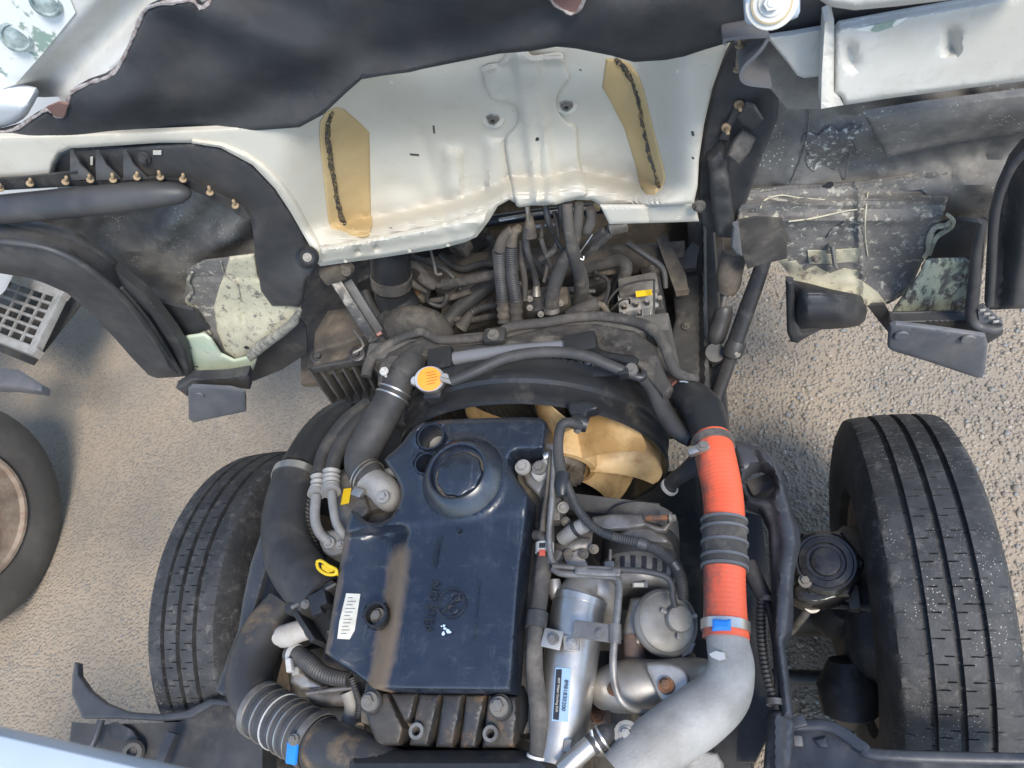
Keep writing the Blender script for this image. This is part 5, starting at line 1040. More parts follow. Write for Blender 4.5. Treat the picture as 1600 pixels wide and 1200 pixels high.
A = Zp(678, 908, .9562); B = Zp(664, 978, .9562); dirn = (B - A).normalized()
def upn(d): return Vector((-d.y, d.x, 0))
text('no_step_lettering', 'NO STEP', (A + B) / 2 + Vector((.002, -.003, .0002)), dirn, UP, .020, m_blk, cv, .0012)
O = Zp(705, 942, .956)
ring('no_step_ring', O, UP, m_of(O, 21.5), .002, .0016, m_blk, cv, 40)
a_ = m_of(O, 21); bar('no_step_slash', O + Vector((-a_ * .7, -a_ * .7, 0)), O + Vector((a_ * .7, a_ * .7, 0)), .0022, .0024, m_blk, cv, bev=.0005)
for (ox, oy, s_) in ((.004, -.010, 1), (.006, .009, -1)):
    pts = [O + Vector((ox + .0075 * math.cos(t), oy + .006 * math.sin(t), .0006)) for t in [k * .42 for k in range(16)]]; sweep('no_step_sole', pts, [.0009] * 16, m_black_ink, cv, 6)
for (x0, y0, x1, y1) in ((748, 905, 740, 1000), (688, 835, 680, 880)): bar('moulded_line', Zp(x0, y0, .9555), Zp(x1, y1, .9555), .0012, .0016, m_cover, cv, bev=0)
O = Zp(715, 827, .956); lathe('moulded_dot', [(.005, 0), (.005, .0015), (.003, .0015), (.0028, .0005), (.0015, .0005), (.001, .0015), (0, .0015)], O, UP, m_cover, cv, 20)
text('moulded_letters', '>PA66-GF<', Zp(680, 865, .9562), Zp(675, 890, .95) - Zp(684, 840, .95), UP, .009, m_black_ink, cv, .0008)
m_chip = M('pale_blue_paint_chip', (.55, .66, .78), .5, bump=0)
for k in range(9):
    a = 697 + random.uniform(-9, 9); b = 984 + random.uniform(-7, 7); r_ = random.uniform(1.6, 3.6)
    sheet('paint_splash', [(a + r_ * random.uniform(.6, 1.3) * math.cos(t), b + r_ * random.uniform(.5, 1.1) * math.sin(t)) for t in [q_ * 1.05 for q_ in range(6)]], .9560 + k * .00012, m_chip, cv, thick=.0006, step=4)
# ribbed manifold cover at the bottom
mc = thing('manifold_cover', 'ribbed black rear intake manifold cover with rusty dust below the engine cover', 'manifold', Zp(690, 1130, .8))
sheet('deck', [(566, 1082), (640, 1086), (720, 1087), (806, 1088), (812, 1110), (808, 1170), (600, 1172), (574, 1130)], lambda x, y: .875 - .02 * ss(1100, 1180, y), m_blk, mc, thick=.08, step=10, lip=(.01, 7))
for pl_ in ([(570, 1108), (598, 1083), (605, 1083), (630, 1138), (624, 1164), (590, 1166), (578, 1135)], [(611, 1083), (650, 1084), (641, 1124), (633, 1128)], [(656, 1084), (687, 1085), (668, 1166), (640, 1164), (648, 1124)], [(693, 1085), (723, 1085), (707, 1168), (681, 1167)], [(729, 1086), (758, 1086), (743, 1168), (719, 1168)], [(764, 1086), (806, 1088), (808, 1110), (803, 1168), (754, 1168)]):
    sheet('panel', pl_, lambda x, y: .915 - .018 * ss(1100, 1180, y), m_ribc, mc, thick=.05, step=9, lip=(.004, 4))
for p, z in (((578, 1096), .925), ((780, 1104), .925)): bolt(Zp(*p, z), UP, .0145, m_bolt, mc); lathe('boss', [(.02, -.05), (.018, -.003), (0, -.003)], Zp(*p, z), UP, m_ribc, mc, 20)
for p in ((656, 1144), (771, 1148)): ring('bolt_eye', Zp(*p, .905), UP, m_of(Zp(*p, .9), 7), .03, .005, m_gmet, mc, 24); lathe('boss', [(.014, -.05), (.014, -.006), (0, -.006)], Zp(*p, .905), UP, m_ribc, mc, 20)
sheet('rear_bar', [(560, 1166), (600, 1172), (820, 1172), (846, 1180), (858, 1196), (860, 1260), (540, 1260), (545, 1180)], lambda x, y: .91 + .014 * ss(1178, 1188, y), m_blk, mc, thick=.08, step=12, lip=(.012, 9))
lathe('vacuum_can', [(.04, -.06), (.042, .0), (.036, .02), (.02, .028), (0, .028)], Zp(808, 1110, .86), (1, 0, .3), m_blk, mc, 28)

# ---- left side hoses
W = [(505, 672, .80, 30), (488, 705, .815, 34), (466, 742, .83, 37), (452, 790, .85, 38), (448, 830, .86, 39), (456, 872, .87, 41), (478, 908, .88, 42), (505, 938, .885, 40)]
ih = thing('intake_hose', 'fat black rubber intake hose along the left side of the engine', 'hose', Zp(450, 830, .8))
tube('hose', W[2:], m_rub, ih, seg=26)
tube('upper_duct', [(545, 640, .77, 20), (520, 660, .785, 27), (498, 690, .80, 33), (470, 738, .83, 35)], m_blk, ih, seg=22)
P, T, r = path_at(W, .32); ring('clamp', P, T, r, .016, .0025, m_steel, ih, 40)
rs = thing('resonator_box', 'glossy black plastic resonator with diamond mark behind the left tyre', 'resonator', Zp(470, 700, .7))
sheet('box', [(440, 742), (452, 715), (470, 690), (480, 668), (495, 660), (515, 660), (540, 650), (552, 660), (530, 700), (500, 740), (470, 752)], lambda x, y: .80 - .02 * ss(520, 460, x), m_blk, rs, thick=.10, step=9, sub=2, lip=(.02, 10))
pa = [Zp(a, b, .8025) for a, b in ((488, 672), (502, 663), (514, 667), (500, 677), (488, 672))]; sweep('diamond_mark', pa, [.0012] * 5, m_grey, rs, 6)
for k, (W, c, lab) in enumerate((([(575, 630, .83, 10), (545, 655, .85, 12), (522, 682, .86, 12), (505, 710, .87, 11), (497, 742, .88, 10)], [(497, 744, .88, 11), (497, 756, .88, 11), (494, 772, .885, 11)], 'left air-conditioning hose with silver crimp and bent pipe'), ([(592, 635, .84, 11), (560, 660, .86, 12), (540, 685, .87, 13), (525, 712, .88, 12), (518, 738, .885, 11)], [(518, 736, .885, 13), (517, 750, .885, 13), (517, 768, .89, 13)], 'right air-conditioning hose with silver crimp and bent pipe'))):
    t_ = thing('air_con_hose', lab, 'hose', Zp(W[2][0], W[2][1], .8), 'air-conditioning hoses')
    tube('hose', W, m_rub, t_, seg=16)
    tube('crimp', c, m_alu, t_, corr=(.0016, .011), seg=16)
    e = [(494, 776, .885, 8), (492, 800, .89, 8), (494, 820, .89, 8), (502, 836, .885, 8), (514, 846, .88, 8)] if k == 0 else [(518, 770, .89, 7), (521, 795, .895, 7), (525, 815, .895, 7), (533, 830, .89, 7), (540, 838, .88, 7)]
    tube('pipe', e, m_alu, t_)
    P, T, r = path_at(c, .95); ring('collar', P, T, r, .008, .003, m_alu, t_, 24)
fb = thing('pipe_fitting', 'silver bolted pipe fitting block between intake hose and engine cover', 'fitting', Zp(522, 855, .85))
sheet('block', [(498, 838), (512, 830), (538, 828), (545, 845), (540, 862), (520, 870), (506, 862)], .875, m_alu, fb, thick=.05, step=7, sub=2, lip=(.006, 5))
bolt(Zp(515, 849, .885), UP, .011, m_alu, fb); bolt(Zp(532, 852, .882), UP, .009, m_alu, fb)
ac = thing('compressor', 'grey compressor body with yellow warning label beside the radiator hose', 'compressor', Zp(545, 790, .78))
sheet('body', [(528, 735), (560, 730), (575, 770), (590, 800), (560, 820), (545, 850), (520, 840), (515, 790)], lambda x, y: .85 - .03 * ss(20, 60, abs(x - 545)), m_gmet, ac, thick=.1, step=9, lip=(.02, 10))
sheet('yellow_label', [(537, 764), (549, 762), (545, 786), (532, 789)], .862, m_yel, ac, thick=.001, step=6)
cr = thing('corrugated_conduit', 'black corrugated conduit beneath the silver air-conditioning pipes', 'conduit', Zp(482, 830, .82))
tube('conduit', [(480, 780, .85, 10), (478, 820, .855, 12), (484, 850, .855, 12), (498, 875, .85, 11)], m_rub, cr, corr=(.0018, .009), sub=8)
ds = thing('dipstick', 'yellow oil dipstick handle beside the engine cover', 'dipstick', Zp(510, 890, .9))
pts = [(495, 878, .935, 2.6), (501, 876, .937, 2.6), (514, 884, .937, 2.6), (525, 890, .935, 2.6), (524, 897, .933, 2.6), (510, 897, .933, 2.6), (498, 889, .934, 2.6), (495, 880, .935, 2.6)]
tube('handle', pts, m_yel, ds, seg=8); tube('stem', [(524, 894, .933, 3), (532, 900, .92, 3)], m_yel, ds, seg=8)
sheet('grip', [(502, 882), (514, 884), (522, 892), (512, 895), (503, 889)], .933, m_yel, ds, thick=.003, step=4)
tv = thing('throttle_body', 'black throttle body with sensor and beige motor left of the engine cover', 'throttle', Zp(480, 960, .85))
W2 = [(512, 925, .87, 20), (498, 950, .86, 34), (480, 985, .84, 34)]
bar('flange', Zp(452, 956, .90), Zp(528, 915, .90), .016, .03, m_frame, tv); bar('flange_rod', Zp(455, 950, .918), Zp(526, 912, .918), .006, .006, m_gmet, tv)
rbox('sensor', Zp(502, 940, .915), (.032, .028, .03), m_blk, tv, axrot((1, .5, 0)), .004); rbox('sensor_plug', Zp(497, 952, .92), (.018, .022, .018), m_blk, tv, axrot((1, .5, 0)), .003)
sheet('body', [(468, 960), (520, 925), (525, 965), (515, 1010), (490, 1005), (478, 980)], .87, m_blk, tv, thick=.06, step=9, lip=(.012, 8))
bolt(Zp(477, 944, .925), UP, .008, m_bolt, tv)
tube('motor', [(440, 996, .865, 14), (441, 995, .865, 17), (452, 992, .87, 18), (468, 986, .87, 17), (482, 982, .87, 17)], m_beige, tv, seg=18, sub=3)
bar('motor_plate', Zp(472, 962, .89), Zp(500, 1006, .89), .01, .05, m_frame, tv)
cb = thing('breather_hose', 'ribbed black breather hose with tan clip left of the engine cover', 'hose', Zp(490, 1040, .85))
W = [(452, 1022, .85, 12), (466, 1024, .86, 14), (482, 1035, .87, 14), (500, 1050, .875, 13), (520, 1058, .875, 12), (546, 1062, .875, 11)]
tube('hose', W, m_rub, cb, corr=(.0009, .005), sub=8); P, T, r = path_at(W, .16); ring('clip', P, T, r, .01, .0025, m_clampw, cb); rbox('clip_ears', Zp(453, 1040, .88), (.01, .022, .012), m_clampw, cb, axrot((1, .4, 0)), .002)
tube('small_hose', [(550, 1060, .88, 5), (556, 1080, .875, 5), (562, 1100, .86, 6), (560, 1120, .85, 6)], m_rub, cb, corr=(.0006, .004))
sv_ = thing('egr_valve', 'silver cast valve housing at the lower left of the engine', 'valve', Zp(490, 1070, .82))
sheet('housing', [(455, 1050), (470, 1042), (486, 1060), (510, 1072), (500, 1078), (470, 1078), (454, 1066)], .845, m_shield, sv_, thick=.05, step=7, lip=(.008, 6))
rbox('nut', Zp(464, 1049, .85), (.014, .014, .012), m_alu, sv_, axrot((1, .3, 0)), .002)
tube('pipe', [(490, 1085, .83, 12), (515, 1090, .83, 13), (545, 1090, .83, 13)], m_gmet, sv_); tube('elbow', [(545, 1080, .84, 14), (552, 1105, .83, 14), (545, 1135, .82, 14)], m_alu, sv_)
tube('rod', [(480, 1084, .86, 3), (520, 1078, .86, 4), (555, 1074, .86, 3)], m_gmet, sv_)
O = Zp(562, 1138, .86); lathe('tan_plug', [(.0, .012), (.008, .012), (.010, 0), (.008, -.01)], O, to_cam(O), m_clip, sv_, 14)
lh = thing('lower_intake_pipe', 'dusty black plastic intake pipe with clear ribbed bellows, bottom left', 'pipe', Zp(420, 1080, .8))
W = [(445, 945, .80, 30), (415, 985, .81, 34), (395, 1030, .82, 36), (392, 1075, .83, 37), (412, 1112, .84, 38), (440, 1128, .85, 39)]
m_duct = M('dust_streaked_duct', (.03, .03, .032), .45, col2=(.05, .048, .046), ns=8, dust=((.30, .20, .10), .52, .72, 9, .75), bump=.15)
tube('pipe', W, m_duct, lh, seg=24)
W2 = [(408, 1108, .84, 40), (440, 1128, .85, 41), (475, 1148, .86, 41), (500, 1162, .865, 41)]
tube('bellows', W2, m_liner, lh, corr=(.0012, .011), seg=26, sub=8)
for k in range(6): P, T, r = path_at(W2, .12 + k * .115); ring('bellows_ring', P, T, r, .0022, .0026, m_steel if k != 2 else m_clampw, lh, 40)
P, T, r = path_at(W2, .04); ring('clamp', P, T, r + .001, .012, .0025, m_gmet, lh, 40)
P, T, r = path_at(W2, .90); ring('clamp', P, T, r + .001, .013, .003, m_gmet, lh, 40)
tube('elbow', [(498, 1160, .865, 38), (528, 1172, .87, 39), (562, 1184, .88, 38), (620, 1215, .88, 38)], m_duct, lh, seg=24)
bar('blue_sleeve', Zp(458, 1160, .91), Zp(455, 1194, .90), .020, .008, m_blue, lh, up=(-.2, -.2, 1)); bolt(Zp(459, 1156, .915), UP, .009, m_bolt, lh)

# ---- right side of the engine
fr = thing('fuel_rail', 'grey metal fuel lines and fittings along the right edge of the cover', 'fuel line', Zp(850, 800, .85))
tube('line', [(868, 695, .95, 6), (866, 730, .95, 5), (862, 790, .95, 5), (858, 840, .945, 5), (866, 880, .94, 5), (905, 892, .935, 5)], m_gmet, fr, seg=10)
tube('line', [(862, 700, .94, 4), (856, 760, .94, 4), (850, 800, .94, 4), (848, 830, .94, 5)], m_dirtm, fr, seg=10)
tube('hook', [(857, 697, .94, 5), (866, 700, .95, 6), (870, 712, .95, 6), (868, 730, .95, 6)], m_gmet, fr)
sheet('plate', [(815, 735), (828, 725), (848, 720), (856, 735), (850, 755), (842, 776), (838, 772), (822, 755)], .915, m_gmet, fr, thick=.02, step=7, lip=(.004, 4))
bolt(Zp(817, 730, .93), UP, .014, m_alu, fr); bolt(Zp(843, 731, .935), UP, .013, m_bolt, fr)
tube('fitting', [(838, 745, .92, 12), (848, 735, .925, 12), (856, 722, .925, 10)], m_alu, fr, sub=3)
tube('fitting', [(850, 715, .93, 7), (860, 710, .93, 8)], m_steel, fr, sub=2)
for (a, b, s_) in ((862, 802, 8), (876, 795, 7), (858, 860, 9), (872, 870, 7)): rbox('block', Zp(a, b, .90), (m_of(Zp(a, b, .9), s_) * 2, .02, .02), m_gmet, fr, axrot((1, random.uniform(-.6, .6), 0)), .004)
sheet('rail_plate', [(846, 800), (858, 780), (862, 830), (862, 880), (848, 885), (842, 840)], .93, m_gmet, fr, thick=.02, step=6, lip=(.004, 4))
fp = thing('fuel_pump', 'knobbly cast metal pump bodies behind the alternator', 'pump', Zp(895, 830, .82))
tube('solenoid', [(878, 842, .90, 11), (895, 830, .915, 12), (914, 820, .925, 12)], m_alu, fp, sub=3, seg=18); tube('solenoid_cap', [(898, 828, .918, 13), (903, 825, .92, 13)], m_frame, fp, sub=2)
tube('body', [(872, 860, .88, 13), (895, 855, .885, 14), (924, 852, .88, 12)], m_gmet, fp, sub=4); tube('body', [(880, 838, .87, 14), (925, 845, .86, 16)], m_dirtm, fp, sub=3)
rbox('hex', Zp(900, 876, .88), (.03, .03, .03), m_gmet, fp, axrot((1, .5, 0), (0, -.5, 1)), .003); tube('body', [(870, 880, .86, 18), (915, 886, .85, 20)], m_dirtm, fp, sub=3)
rbox('bracket', Zp(870, 800, .9), (.02, .04, .03), m_gmet, fp, None, .004); bolt(Zp(880, 793, .92), to_cam(Zp(880, 793, .9)), .01, m_bolt, fp)
for p in ((884, 815), (912, 866), (928, 858), (888, 866)): bolt(Zp(*p, .905), to_cam(Zp(*p, .9)), .008, m_dirtm, fp)
ws = thing('wiring_sleeve', 'black taped wiring harness snaking from fan shroud to alternator', 'wiring', Zp(930, 820, .9))
tube('upper', [(905, 665, .93, 9), (888, 660, .95, 8), (876, 668, .955, 8), (872, 700, .955, 8), (876, 735, .955, 9), (882, 760, .955, 10)], m_rub, ws)
tube('connector', [(893, 655, .93, 10), (905, 660, .925, 14), (918, 664, .92, 12)], m_blk, ws, sub=3); bolt(Zp(902, 672, .93), (0, -1, .3), .007, m_bolt, ws)
tube('taped_joint', [(880, 740, .955, 11), (878, 760, .955, 12), (878, 775, .953, 8)], m_blk, ws, sub=3)
W = [(884, 750, .955, 6), (892, 772, .955, 6.5), (906, 800, .955, 7), (928, 824, .95, 7), (958, 838, .945, 7), (990, 846, .94, 8), (1025, 858, .93, 9), (1052, 880, .915, 9), (1064, 905, .90, 9), (1068, 935, .88, 8)]
tube('conduit', W, m_rub, ws, corr=(.0006, .0035), sub=8)
for t_ in (.42, .6, .8): P, T, r = path_at(W, t_); ring('tape', P, T, r, .014, .001, m_blk if t_ != .6 else m_liner, ws, 18)
al = thing('alternator', 'dusty alternator with slotted aluminium housing and label', 'alternator', Zp(1000, 890, .75))
AO = Zp(1000, 872, .80); aa = Vector((0, -1, .25)).normalized()
lathe('stator', [(.0, -.07), (.055, -.07), (.062, -.06), (.062, -.035), (.066, -.03), (.066, .028), (.064, .032)], AO, aa, m_frame, al, 40)
lathe('end_housing', [(.067, .028), (.067, .05), (.062, .066), (.05, .074), (.03, .074), (.0, .074)], AO, aa, m_gmet, al, 40)
lathe('front_housing', [(.04, -.085), (.064, -.07), (.066, -.035), (.06, -.032)], AO, aa, m_gmet, al, 40)
u_, v_ = frame(aa)
for k in range(24):
    a = 2 * math.pi * k / 24; d = u_ * math.cos(a) + v_ * math.sin(a); bar('slot', AO + aa * .036 + d * .0662, AO + aa * .064 + d * .0625, .008, .006, m_black_ink, al, up=d, bev=.001)
O = Zp(1000, 905, .862)
sheet('data_plate', [(988, 900), (1012, 900), (1012, 918), (988, 918)], .866, m_gmet, al, thick=.002, step=8); sheet('label', [(990, 902), (1008, 902), (1008, 909), (990, 909)], .8675, m_black_ink, al, thick=.0005, step=8); sheet('label', [(990, 911), (1006, 911), (1006, 917), (990, 917)], .8675, m_paper, al, thick=.0005, step=8)
sheet('adjuster_arm', [(925, 808), (958, 803), (990, 803), (1004, 805), (1008, 815), (1020, 820), (1034, 824), (1042, 816), (1044, 804), (1049, 804), (1049, 818), (1040, 830), (1026, 830), (1008, 822), (985, 826), (945, 828), (925, 824)], .88, m_gmet, al, thick=.008, step=6, lip=(.003, 3))
bar('adjuster_bolt', Zp(1008, 810, .89), Zp(1046, 809, .89), .008, .008, m_rbolt, al); bolt(Zp(1048, 809, .89), RT, .010, m_bolt, al)
sheet('upper_lug', [(965, 835), (985, 822), (1020, 824), (1040, 838), (1050, 850), (1020, 850), (980, 846)], .87, m_gmet, al, thick=.03, step=8, lip=(.006, 5))
bar('stud', Zp(954, 858, .88), Zp(953, 882, .88), .005, .005, m_gmet, al); rbox('stud_nut', Zp(953, 884, .885), (.016, .012, .014), m_gmet, al, None, .002)
bl = thing('fan_belt', 'flat black drive belt span below the fan', 'belt', Zp(960, 795, .8))
bar('belt', Zp(880, 782, .83), Zp(1030, 800, .80), .03, .004, m_rub, bl, up=(0, -.5, 1))
bar('belt_return', Zp(880, 790, .70), Zp(1030, 820, .68), .03, .004, m_rub, bl, up=(0, -.5, 1))
# EGR cooler
eg = thing('egr_cooler', 'shiny stainless exhaust gas cooler cylinder with blue-white label', 'cooler', Zp(885, 1050, .8))
W = [(907, 936, .88, 41), (902, 960, .88, 42), (893, 1020, .88, 43), (884, 1080, .88, 43), (874, 1150, .88, 43), (868, 1195, .88, 43)]
tube('barrel', W, m_steel, eg, seg=36)
P, T, r = path_at(W, .06); ring('weld_band', P, T, r, .010, .0015, m_steel, eg, 40)
P, T, r = path_at(W, .09); ring('weld_band', P, T, r, .004, .0012, m_shield, eg, 40)
tube('end_cone', [(908, 938, .88, 40), (912, 925, .88, 34), (925, 918, .875, 27), (942, 926, .865, 22), (952, 945, .845, 19), (952, 965, .82, 18)], m_shield, eg, seg=22)
tube('stub', [(910, 912, .90, 7), (910, 925, .90, 8)], m_shield, eg, sub=1); tube('ear', [(866, 905, .90, 9), (868, 922, .895, 12), (876, 934, .885, 14)], m_shield, eg, sub=3)
for (a, b) in ((906, 982), (893, 1005)):
    sheet('weld_tab', [(a - 13, b - 12), (a + 12, b - 9), (a + 12, b + 12), (a - 12, b + 10)], .93, m_shield, eg, thick=.004, step=6); bolt(Zp(a, b, .932), UP, .008, m_shield, eg)
sheet('label_plate', [(868, 1043), (892, 1044), (887, 1128), (862, 1126)], lambda x, y: .923, m_lblue, eg, thick=.001, step=8)
sheet('label_band', [(869, 1046), (878, 1046), (873, 1125), (864, 1124)], .9245, m_black_ink, eg, thick=.0005, step=8)
A = Zp(886, 1052, .9245); B = Zp(879, 1122, .9245); text('label_digits', '8981830200', (A + B) / 2, (B - A), UP, .0085, m_black_ink, eg, .0002)
A = Zp(874, 1052, .9255); B = Zp(869, 1120, .9255); text('label_print', 'HST Water Cooling EGR', (A + B) / 2, (B - A), UP, .0045, m_paper, eg, .0002)
sheet('rear_tab', [(882, 1156), (893, 1156), (890, 1175), (880, 1174)], .922, m_shield, eg, thick=.004, step=5)
hb = thing('coolant_hose', 'black coolant hose with white clip along the silver cooler', 'hose', Zp(840, 1020, .86))
W = [(851, 855, .92, 11), (850, 880, .92, 13), (844, 930, .925, 13), (838, 975, .93, 13), (835, 1020, .93, 13), (836, 1060, .925, 14), (842, 1110, .92, 15), (842, 1160, .915, 14), (838, 1190, .91, 13)]
tube('hose', W, m_rubd, hb, seg=16)
P, T, r = path_at(W, .02); ring('white_clip', P, T, r, .016, .0035, m_clampw, hb, 24); rbox('clip_window', P + UP * (r + .003), (.010, .008, .003), m_frame, hb, None, .001)
P, T, r = path_at(W, .08); rbox('red_tag', P + UP * (r + .0), (.010, .010, .006), m_redc, hb, None, .001)
tube('metal_neck', [(836, 836, .92, 8), (846, 838, .925, 9), (852, 850, .925, 9)], m_gmet, hb, sub=3)
P, T, r = path_at(W, .96); ring('wire_clamp', P, T, r, .004, .003, m_clampw, hb, 24)
P, T, r = path_at(W, .36); ring('rubber_clamp', P, T, r, .024, .004, m_rub, hb, 24)
bar('bracket', Zp(848, 995, .935), Zp(878, 1002, .935), .028, .005, m_shield, hb); bolt(Zp(864, 998, .94), UP, .009, m_gmet, hb)
sp = thing('vacuum_pipe', 'thin bent grey steel pipe looping over the silver cooler', 'pipe', Zp(960, 980, .9))
tube('pipe', [(864, 888, .94, 6), (880, 896, .94, 6), (930, 899, .94, 6), (958, 901, .94, 6), (967, 912, .94, 6), (965, 950, .945, 6), (961, 990, .945, 6), (958, 1035, .94, 6), (962, 1075, .93, 6), (975, 1100, .92, 6), (1000, 1112, .90, 6), (1030, 1115, .88, 6)], m_gmet, sp, seg=12, sub=8)
tube('second_pipe', [(864, 884, .945, 4), (905, 887, .945, 4), (960, 889, .945, 4)], m_gmet, sp, seg=10)
sheet('bracket', [(899, 885), (917, 884), (917, 888), (956, 890), (956, 886), (970, 887), (969, 900), (940, 900), (898, 897)], .955, m_gmet, sp, thick=.006, step=6, lip=(.002, 3))
tube('rubber_end', [(970, 890, .945, 4.5), (1010, 893, .94, 5), (1040, 901, .93, 5), (1050, 915, .92, 5), (1051, 932, .91, 5), (1055, 948, .90, 5)], m_rub, sp)
bar('clamp_strap', Zp(896, 982, .94), Zp(968, 992, .945), .026, .004, m_gmet, sp); bolt(Zp(937, 989, .946), UP, .007, m_gmet, sp)
P = Zp(961, 990, .945); ring('strap_loop', P, (0, 1, 0), m_of(P, 6.5), .026, .003, m_gmet, sp, 20)
# actuator
m_disc = M('grey_zinc_disc', (.27, .26, .24), .55, .35, col2=(.2, .19, .17), ns=16, dust=(DUST, .52, .8, 20, .5), bump=.2)
at_ = thing('turbo_actuator', 'round grey vacuum actuator disc beside the orange hose', 'actuator', Zp(1045, 975, .85))
O = Zp(1043, 972, .87); ax_ = (to_cam(O) + Vector((.38, .12, 0))).normalized(); rr = m_of(O, 50)
lathe('can', [(rr * .7, -.045), (rr * .92, -.022), (rr * 1.0, -.016), (rr * 1.04, -.012), (rr * 1.04, -.006), (rr * .98, -.002), (rr * .93, .001), (rr * .88, -.002), (rr * .8, .0005), (rr * .5, .002), (0, .0025)], O, ax_, m_disc, at_, 48)
O2 = O + (Zp(1062, 967, .87) - O) * .9; lathe('boss', [(rr * .42, -.004), (rr * .42, .004), (rr * .38, .008), (rr * .2, .010), (0, .0105)], O2, ax_, m_disc, at_, 32)
for k_ in range(3):
    dv = axrot((0, 1, 0), ax_) @ Vector((math.cos(1.2 + k_ * 1.9), math.sin(1.2 + k_ * 1.9), 0)); bar('rib', O2 + dv * rr * .42 + ax_ * .0015, O2 + dv * rr * .62 + ax_ * .0015, .006, .004, m_disc, at_, up=ax_, bev=.001)
sheet('bracket', [(985, 935), (1006, 932), (1012, 985), (1000, 1010), (975, 1005), (974, 985)], .86, m_shield, at_, thick=.03, step=8, lip=(.008, 6))
sheet('rear_bracket', [(1072, 1008), (1086, 1004), (1080, 1020), (1064, 1028)], .85, m_gmet, at_, thick=.008, step=6)
tb_ = thing('turbocharger', 'turbocharger with silver heat shields and rusty brown casting', 'turbocharger', Zp(1010, 1070, .75))
tube('shield', [(935, 1090, .83, 22), (950, 1078, .84, 34), (985, 1072, .85, 40), (1030, 1070, .85, 38), (1080, 1060, .84, 32), (1110, 1055, .82, 24)], m_shield, tb_, seg=24)
sheet('shield_flap', [(1010, 1036), (1050, 1036), (1072, 1048), (1078, 1068), (1066, 1090), (1040, 1098), (1030, 1090), (1018, 1062)], .905, m_shield, tb_, thick=.008, step=7, sub=2, lip=(.006, 6))
P = Zp(1041, 1071, .908); bolt(P, UP, .012, m_rbolt, tb_, washer=True)
sheet('manifold', [(965, 1000), (1010, 1000), (1060, 1010), (1085, 1020), (1080, 1040), (1000, 1040), (950, 1045)], .82, m_iron, tb_, thick=.08, step=9, lip=(.015, 9)); tube('manifold_neck', [(988, 990, .85, 14), (992, 1030, .84, 18)], m_iron, tb_)
sheet('exhaust_flange', [(920, 1045), (960, 1050), (950, 1130), (925, 1130), (915, 1090)], .79, m_iron, tb_, thick=.05, step=9, lip=(.008, 6))
for p in ((936, 1056), (934, 1118), (955, 1050)): bolt(Zp(*p, .80), UP, .011, m_rbolt, tb_)
bolt(Zp(958, 1076, .885), (-.5, 0, 1), .010, m_rbolt, tb_)
# orange hose and aluminium elbow
oz = thing('intercooler_hose', 'bright orange silicone hose with black ringed middle, right of the engine', 'hose', Zp(1130, 850, .85))
W = [(1112, 686, .90, 30), (1119, 720, .91, 31), (1128, 765, .915, 31), (1132, 810, .92, 31), (1132, 860, .92, 32), (1132, 910, .92, 32), (1133, 955, .92, 33), (1134, 998, .92, 36)]
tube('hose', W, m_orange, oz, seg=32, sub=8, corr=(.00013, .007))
W2 = [(1131, 812, .92, 33.5), (1132, 850, .92, 34), (1132, 890, .92, 34)]
tube('black_sleeve', W2, m_rubd, oz, seg=32)
for t_ in (.03, .28, .52, .76, .97): P, T, r = path_at(W2, t_); ring('sleeve_ring', P, T, r - .001, .004, .0035, m_grey, oz, 40)
P, T, r = path_at(W, .06); ring('upper_clamp', P, T, r, .014, .003, m_gmet, oz, 40)
rbox('clamp_screw', Zp(1092, 702, .945), (.035, .014, .014), m_steel, oz, axrot((1, .3, .1)), .004); bolt(Zp(1098, 697, .955), UP, .009, m_bolt, oz)
P, T, r = path_at(W, .935); ring('lower_clamp', P, T, r, .014, .003, m_steel, oz, 40)
sheet('blue_sleeve', [(1113, 967), (1142, 967), (1142, 985), (1113, 985)], .9565, m_blue, oz, thick=.010, step=5, lip=(.003, 5))
be = thing('charge_pipe_elbow', 'glossy black charge air elbow between radiator and orange hose', 'pipe', Zp(1085, 640, .86))
tube('elbow', [(1064, 616, .85, 24), (1080, 622, .865, 28), (1098, 640, .88, 31), (1106, 664, .89, 30), (1113, 690, .90, 28)], m_blk, be, seg=26)
tube('rusty_joint', [(1046, 596, .83, 20), (1056, 606, .84, 22), (1070, 620, .855, 24)], m_iron, be, seg=22); P = Zp(1064, 615, .85); ring('red_seal', P, Zp(1075, 624, .86) - P, m_of(P, 24.5), .005, .002, m_orange, be, 32)
tube('wire_clip', [(1062, 596, .89, 1.5), (1075, 598, .89, 1.5), (1088, 612, .885, 1.5)], m_steel, be, seg=6)
tube('side_hose', [(1000, 588, .88, 9), (1020, 605, .875, 13), (1036, 640, .87, 15), (1058, 672, .87, 14), (1080, 688, .87, 12)], m_rub, be)
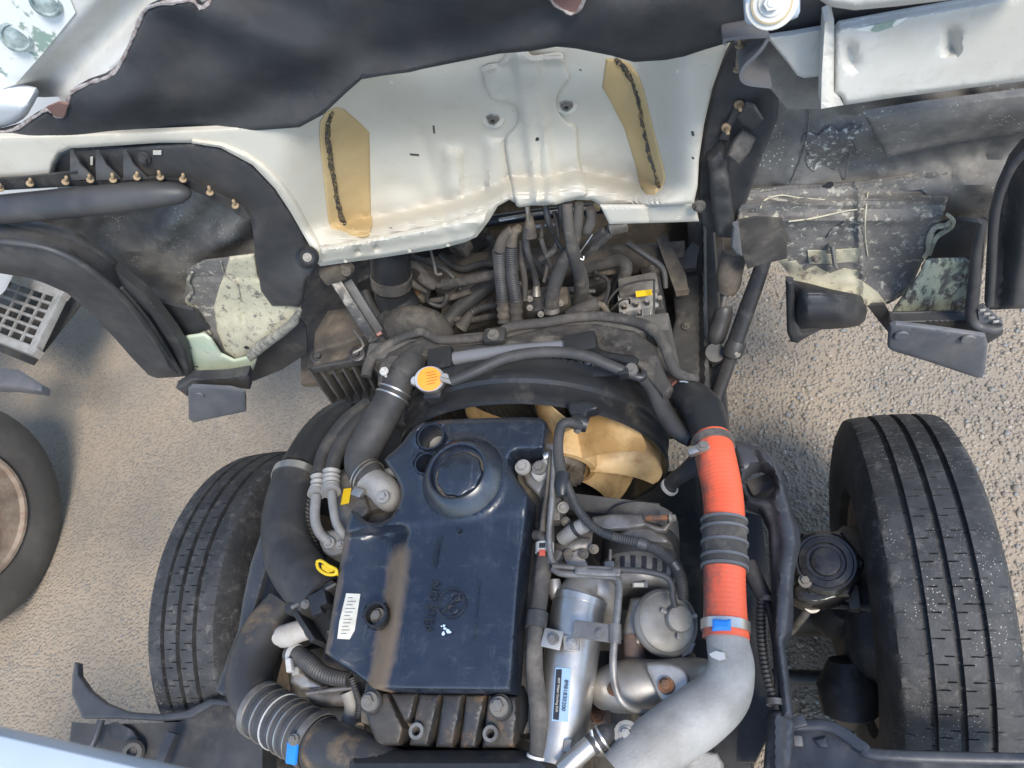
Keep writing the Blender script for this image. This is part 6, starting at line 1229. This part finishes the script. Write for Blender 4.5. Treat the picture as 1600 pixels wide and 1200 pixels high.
tube('lower_hose', [(1098, 715, .86, 16), (1075, 735, .83, 14), (1052, 752, .80, 12), (1045, 762, .79, 11)], m_rub, be); P = Zp(1046, 761, .79); ring('white_clamp', P, Zp(1075, 735, .83) - P, m_of(P, 12), .006, .003, m_clampw, be, 24)
ae = thing('aluminium_elbow', 'grey cast aluminium intake elbow curving below the orange hose', 'pipe', Zp(1100, 1100, .85))
tube('pipe', [(1134, 985, .92, 31), (1138, 1010, .92, 33), (1142, 1045, .918, 36), (1128, 1085, .91, 43), (1092, 1118, .905, 47), (1050, 1148, .90, 47), (1010, 1180, .90, 48), (980, 1215, .90, 50)], m_alu, ae, seg=32, sub=8)
lathe('bolt_boss', [(.018, -.05), (.018, 0), (.012, .002), (0, .002)], Zp(979, 1147, .92), UP, m_alu, ae, 20); bolt(Zp(979, 1147, .922), UP, .011, m_alu, ae)
sheet('paint_mark', [(1108, 1022), (1118, 1017), (1132, 1020), (1134, 1030), (1124, 1032), (1112, 1027)], .9545, m_clampw, ae, thick=.001, step=4)
oc = thing('oil_return_pipe', 'short silver pipe with black hose end and wire clip, bottom centre', 'pipe', Zp(910, 1170, .88))
tube('pipe', [(878, 1205, .93, 15), (900, 1184, .93, 15), (925, 1162, .925, 15)], m_steel, oc, seg=18); tube('hose', [(922, 1165, .925, 16), (940, 1152, .92, 17), (952, 1146, .91, 15), (958, 1148, .90, 10)], m_rub, oc, seg=18)
P = Zp(937, 1155, .92); 
for k in (-.004, .004): ring('wire_clip', P + Vector((k, k * .8, 0)), Zp(950, 1146, .92) - P, m_of(P, 17), .003, .0025, m_steel, oc, 28)
tube('clip_ear', [(926, 1150, .95, 1.6), (924, 1140, .955, 1.6)], m_steel, oc, seg=6, sub=1)
gb = thing('gearbox_bracket', 'pale cast metal bracket under the aluminium elbow, bottom right', 'bracket', Zp(1090, 1185, .75))
sheet('bracket', [(1070, 1180), (1095, 1172), (1120, 1176), (1128, 1190), (1128, 1240), (1060, 1240)], .82, m_alu, gb, thick=.05, step=8, lip=(.006, 5)); sheet('plate', [(1082, 1176), (1092, 1174), (1092, 1188), (1080, 1190)], .828, m_shield, gb, thick=.01, step=6)
